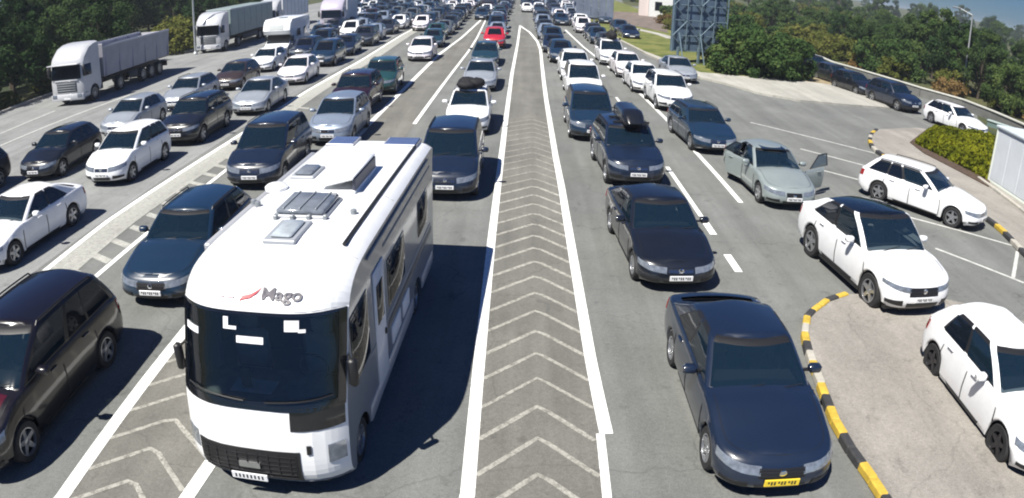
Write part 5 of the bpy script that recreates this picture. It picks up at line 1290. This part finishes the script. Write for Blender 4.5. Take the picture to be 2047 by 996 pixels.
# second low rail at the right edge nearer the camera
rail_wall([at(1975,238,.5), at(2047,262,.5), at(2090,280,.5)], .5, 'short grey-green rail above the white cabin roof at the right edge', mat('green_grey_rail', (.13,.19,.18), .6), mat('green_grey_top', (.33,.40,.38), .6), 2.5, 'low_rail')
def lamp_post(x, y, h, label, arm=0):
    root = thing('lamp_post', label, 'lamp post', (x, y, max(0, terr_h(x,y)))); m_ = MB(); m_.tube((0,0,0),(0,0,h),.11,.06,10); obj('pole', m_.mesh('pole', [mat('galvanised', (.40,.42,.42), .5, .4, var=.1)], True), root)
    m_ = MB(); m_.lathe([(.22,0),(.22,.12),(.12,.3)], 10, axis='Z'); obj('foot', m_.mesh('foot', [MAT['galvanised']]), root)
    m_ = MB(); m_.tube((0,0,h-.05),(1.3,0,h+.35),.045,.035,8); ar = obj('arm', m_.mesh('arm', [MAT['galvanised']]), root)
    m_ = MB(); m_.bbox(1.2,1.95,-.13,.13,h+.28,h+.42,.04); obj('lamp_head', m_.mesh('lamp_head', [M_GRAYTRIM]), ar)
    return root
lp = at(1922, 193); lamp_post(lp.x, lp.y, 7.2, 'tall thin lamp post behind the barrier wall on the right').rotation_euler.z = 2.2
lp = at(318, 72); lamp_post(lp.x*.62, lp.y*.70, 11, 'lamp post rising behind the tipper trailer on the left')
# the back of the big billboard: blue sheets on a steel lattice
def billboard():
    a = at(1340,128); b = at(1447,132); d = b-a; rz = math.atan2(d.y, d.x); Wd = d.length; root = thing('billboard', 'tall blue-backed billboard with a pale steel lattice beside the verge', 'billboard', (a.x, a.y, .1), rz); z0, z1 = .95, 8.2
    ms = mat('blue_sheet', (.105,.155,.22), .6, .2, var=.25, vscale=1.0); mf = mat('lattice_steel', (.17,.24,.28), .5, .4, var=.15)
    for i in range(4):
        for j in range(6):
            m_ = MB(); m_.bbox(i*Wd/4+.01, (i+1)*Wd/4-.01, .25, .29, z0+j*(z1-z0)/6+.01, z0+(j+1)*(z1-z0)/6-.01, .008); obj('back_panel', m_.mesh('back_panel', [ms]), root)
    def bar(p, q, r=.055): m_ = MB(); m_.tube(p, q, r, n=6); obj('lattice_bar', m_.mesh('lattice_bar', [mf]), root)
    for i in range(5): bar((i*Wd/4,0,z0-.05),(i*Wd/4,0,z1),.06 if i in (0,4) else .045)
    for j in range(7): bar((0,.06,z0+j*(z1-z0)/6),(Wd,.06,z0+j*(z1-z0)/6),.04)
    for i in range(4):
        for j in range(6):
            x0, x1 = i*Wd/4, (i+1)*Wd/4; za, zb = z0+j*(z1-z0)/6, z0+(j+1)*(z1-z0)/6
            bar((x0,-.04,zb),(x1,-.04,za),.04) if (i+j) % 2 == 0 else (bar((x0,-.04,za),(x1,-.04,zb),.035) if j % 2 else None)
    for xx in (Wd*.12, Wd*.5, Wd*.88):
        m_ = MB(); m_.bbox(xx-.09, xx+.09, -.06, .12, -.1, z0+.3, .015); obj('post', m_.mesh('post', [mf]), root)
        bar((xx,-1.0,0),(xx,0,2.4),.05)
billboard()
def sign_panel():
    a = at(1150,46); b = at(1222,48); root = thing('billboard', 'long grey-blue hoarding on posts at the far end of the verge', 'billboard', (a.x, a.y, .1), 0); Wd = b.x-a.x
    for i in range(5):
        m_ = MB(); m_.bbox(i*Wd/5+.02, (i+1)*Wd/5-.02, -.05, .05, .7, 6.5, .02); obj('panel', m_.mesh('panel', [mat('grey_blue_panel', (.15,.18,.24), .6, var=.25, vscale=.8)]), root)
    for i in range(3): m_ = MB(); m_.bbox(Wd*(.1+.4*i)-.12, Wd*(.1+.4*i)+.12, .06, .3, -.1, 6.4, .02); obj('post', m_.mesh('post', [M_GRAYTRIM]), root)
sign_panel()
def building():
    a = at(1296, 34); b = at(1345,36); root = thing('white_building', 'small white building between the grey-blue hoarding and the tall billboard', 'building', (a.x, a.y, 0), -.15); Wd = (b-a).length*1.5
    m_ = MB(); m_.box(0, Wd, 0, 8, 0, 7.0); obj('wall', m_.mesh('wall', [mat('render_white', (.74,.75,.73), .8, var=.08)]), root)
    m_ = MB(); m_.box(-.25, Wd+.25, -.25, 8.25, 7.0, 7.3); obj('roof', m_.mesh('roof', [mat('roof_grey', (.3,.28,.26), .8)]), root)
    for i in range(3):
        for zz in (1.2, 4.2):
            m_ = MB(); m_.bbox(1.0+i*3.0, 2.2+i*3.0, -.04, .04, zz, zz+1.5, .01); w_ = obj('window', m_.mesh('window', [M_DARKFRAME]), root)
            m_ = MB(); m_.box(1.08+i*3.0, 2.12+i*3.0, -.052, -.042, zz+.08, zz+1.42); obj('pane', m_.mesh('pane', [M_DGLASS]), w_)
    m_ = MB(); m_.bbox(-1.6, -.02, .5, 7, 0, 5.2, .05); obj('side_wing', m_.mesh('side_wing', [mat('pink_render', (.66,.58,.54), .8)]), root)
building()
def far_house(x, y, w_, d, h, rz, label, c):
    root = thing('house', label, 'house', (x, y, terr_h(x,y)-.2), rz); m_ = MB(); m_.box(-w_/2,w_/2,-d/2,d/2,0,h); obj('wall', m_.mesh('wall', [mat('house_wall_'+c, {'cream':(.52,.47,.38),'white':(.66,.65,.62)}[c], .9)]), root)
    m_ = MB(); m_.add([(-w_/2-.4,-d/2-.4,h),(w_/2+.4,-d/2-.4,h),(w_/2+.4,d/2+.4,h),(-w_/2-.4,d/2+.4,h),(-w_/2,0,h+2),(w_/2,0,h+2)],[(0,1,5,4),(2,3,4,5),(1,2,5),(3,0,4),(3,2,1,0)]); obj('roof', m_.mesh('roof', [mat('tile_roof', (.36,.32,.27), .9, var=.2)]), root)
    for i in range(3): m_ = MB(); m_.box(-w_/2+w_*(.15+.28*i), -w_/2+w_*(.15+.28*i)+1.1, -d/2-.03, -d/2+.02, 1.1, 2.4); obj('window', m_.mesh('window', [M_DARKFRAME]), root)

# ------------------------------------------------------------------ the summer air
def haze():
    m_ = MB(); m_.box(-900, 900, -60, 1500, -3, 14.5); me = m_.mesh('haze', [])
    m = bpy.data.materials.new('summer_haze'); m.use_nodes = True; n = m.node_tree; n.nodes.remove(n.nodes['Principled BSDF'])
    v = n.nodes.new('ShaderNodeVolumePrincipled'); v.inputs['Color'].default_value = (.80,.88,1,1); v.inputs['Density'].default_value = .0005; v.inputs['Anisotropy'].default_value = .1
    n.links.new(v.outputs[0], n.nodes['Material Output'].inputs['Volume']); me.materials.append(m); struct('haze', me, 'stuff')
haze()
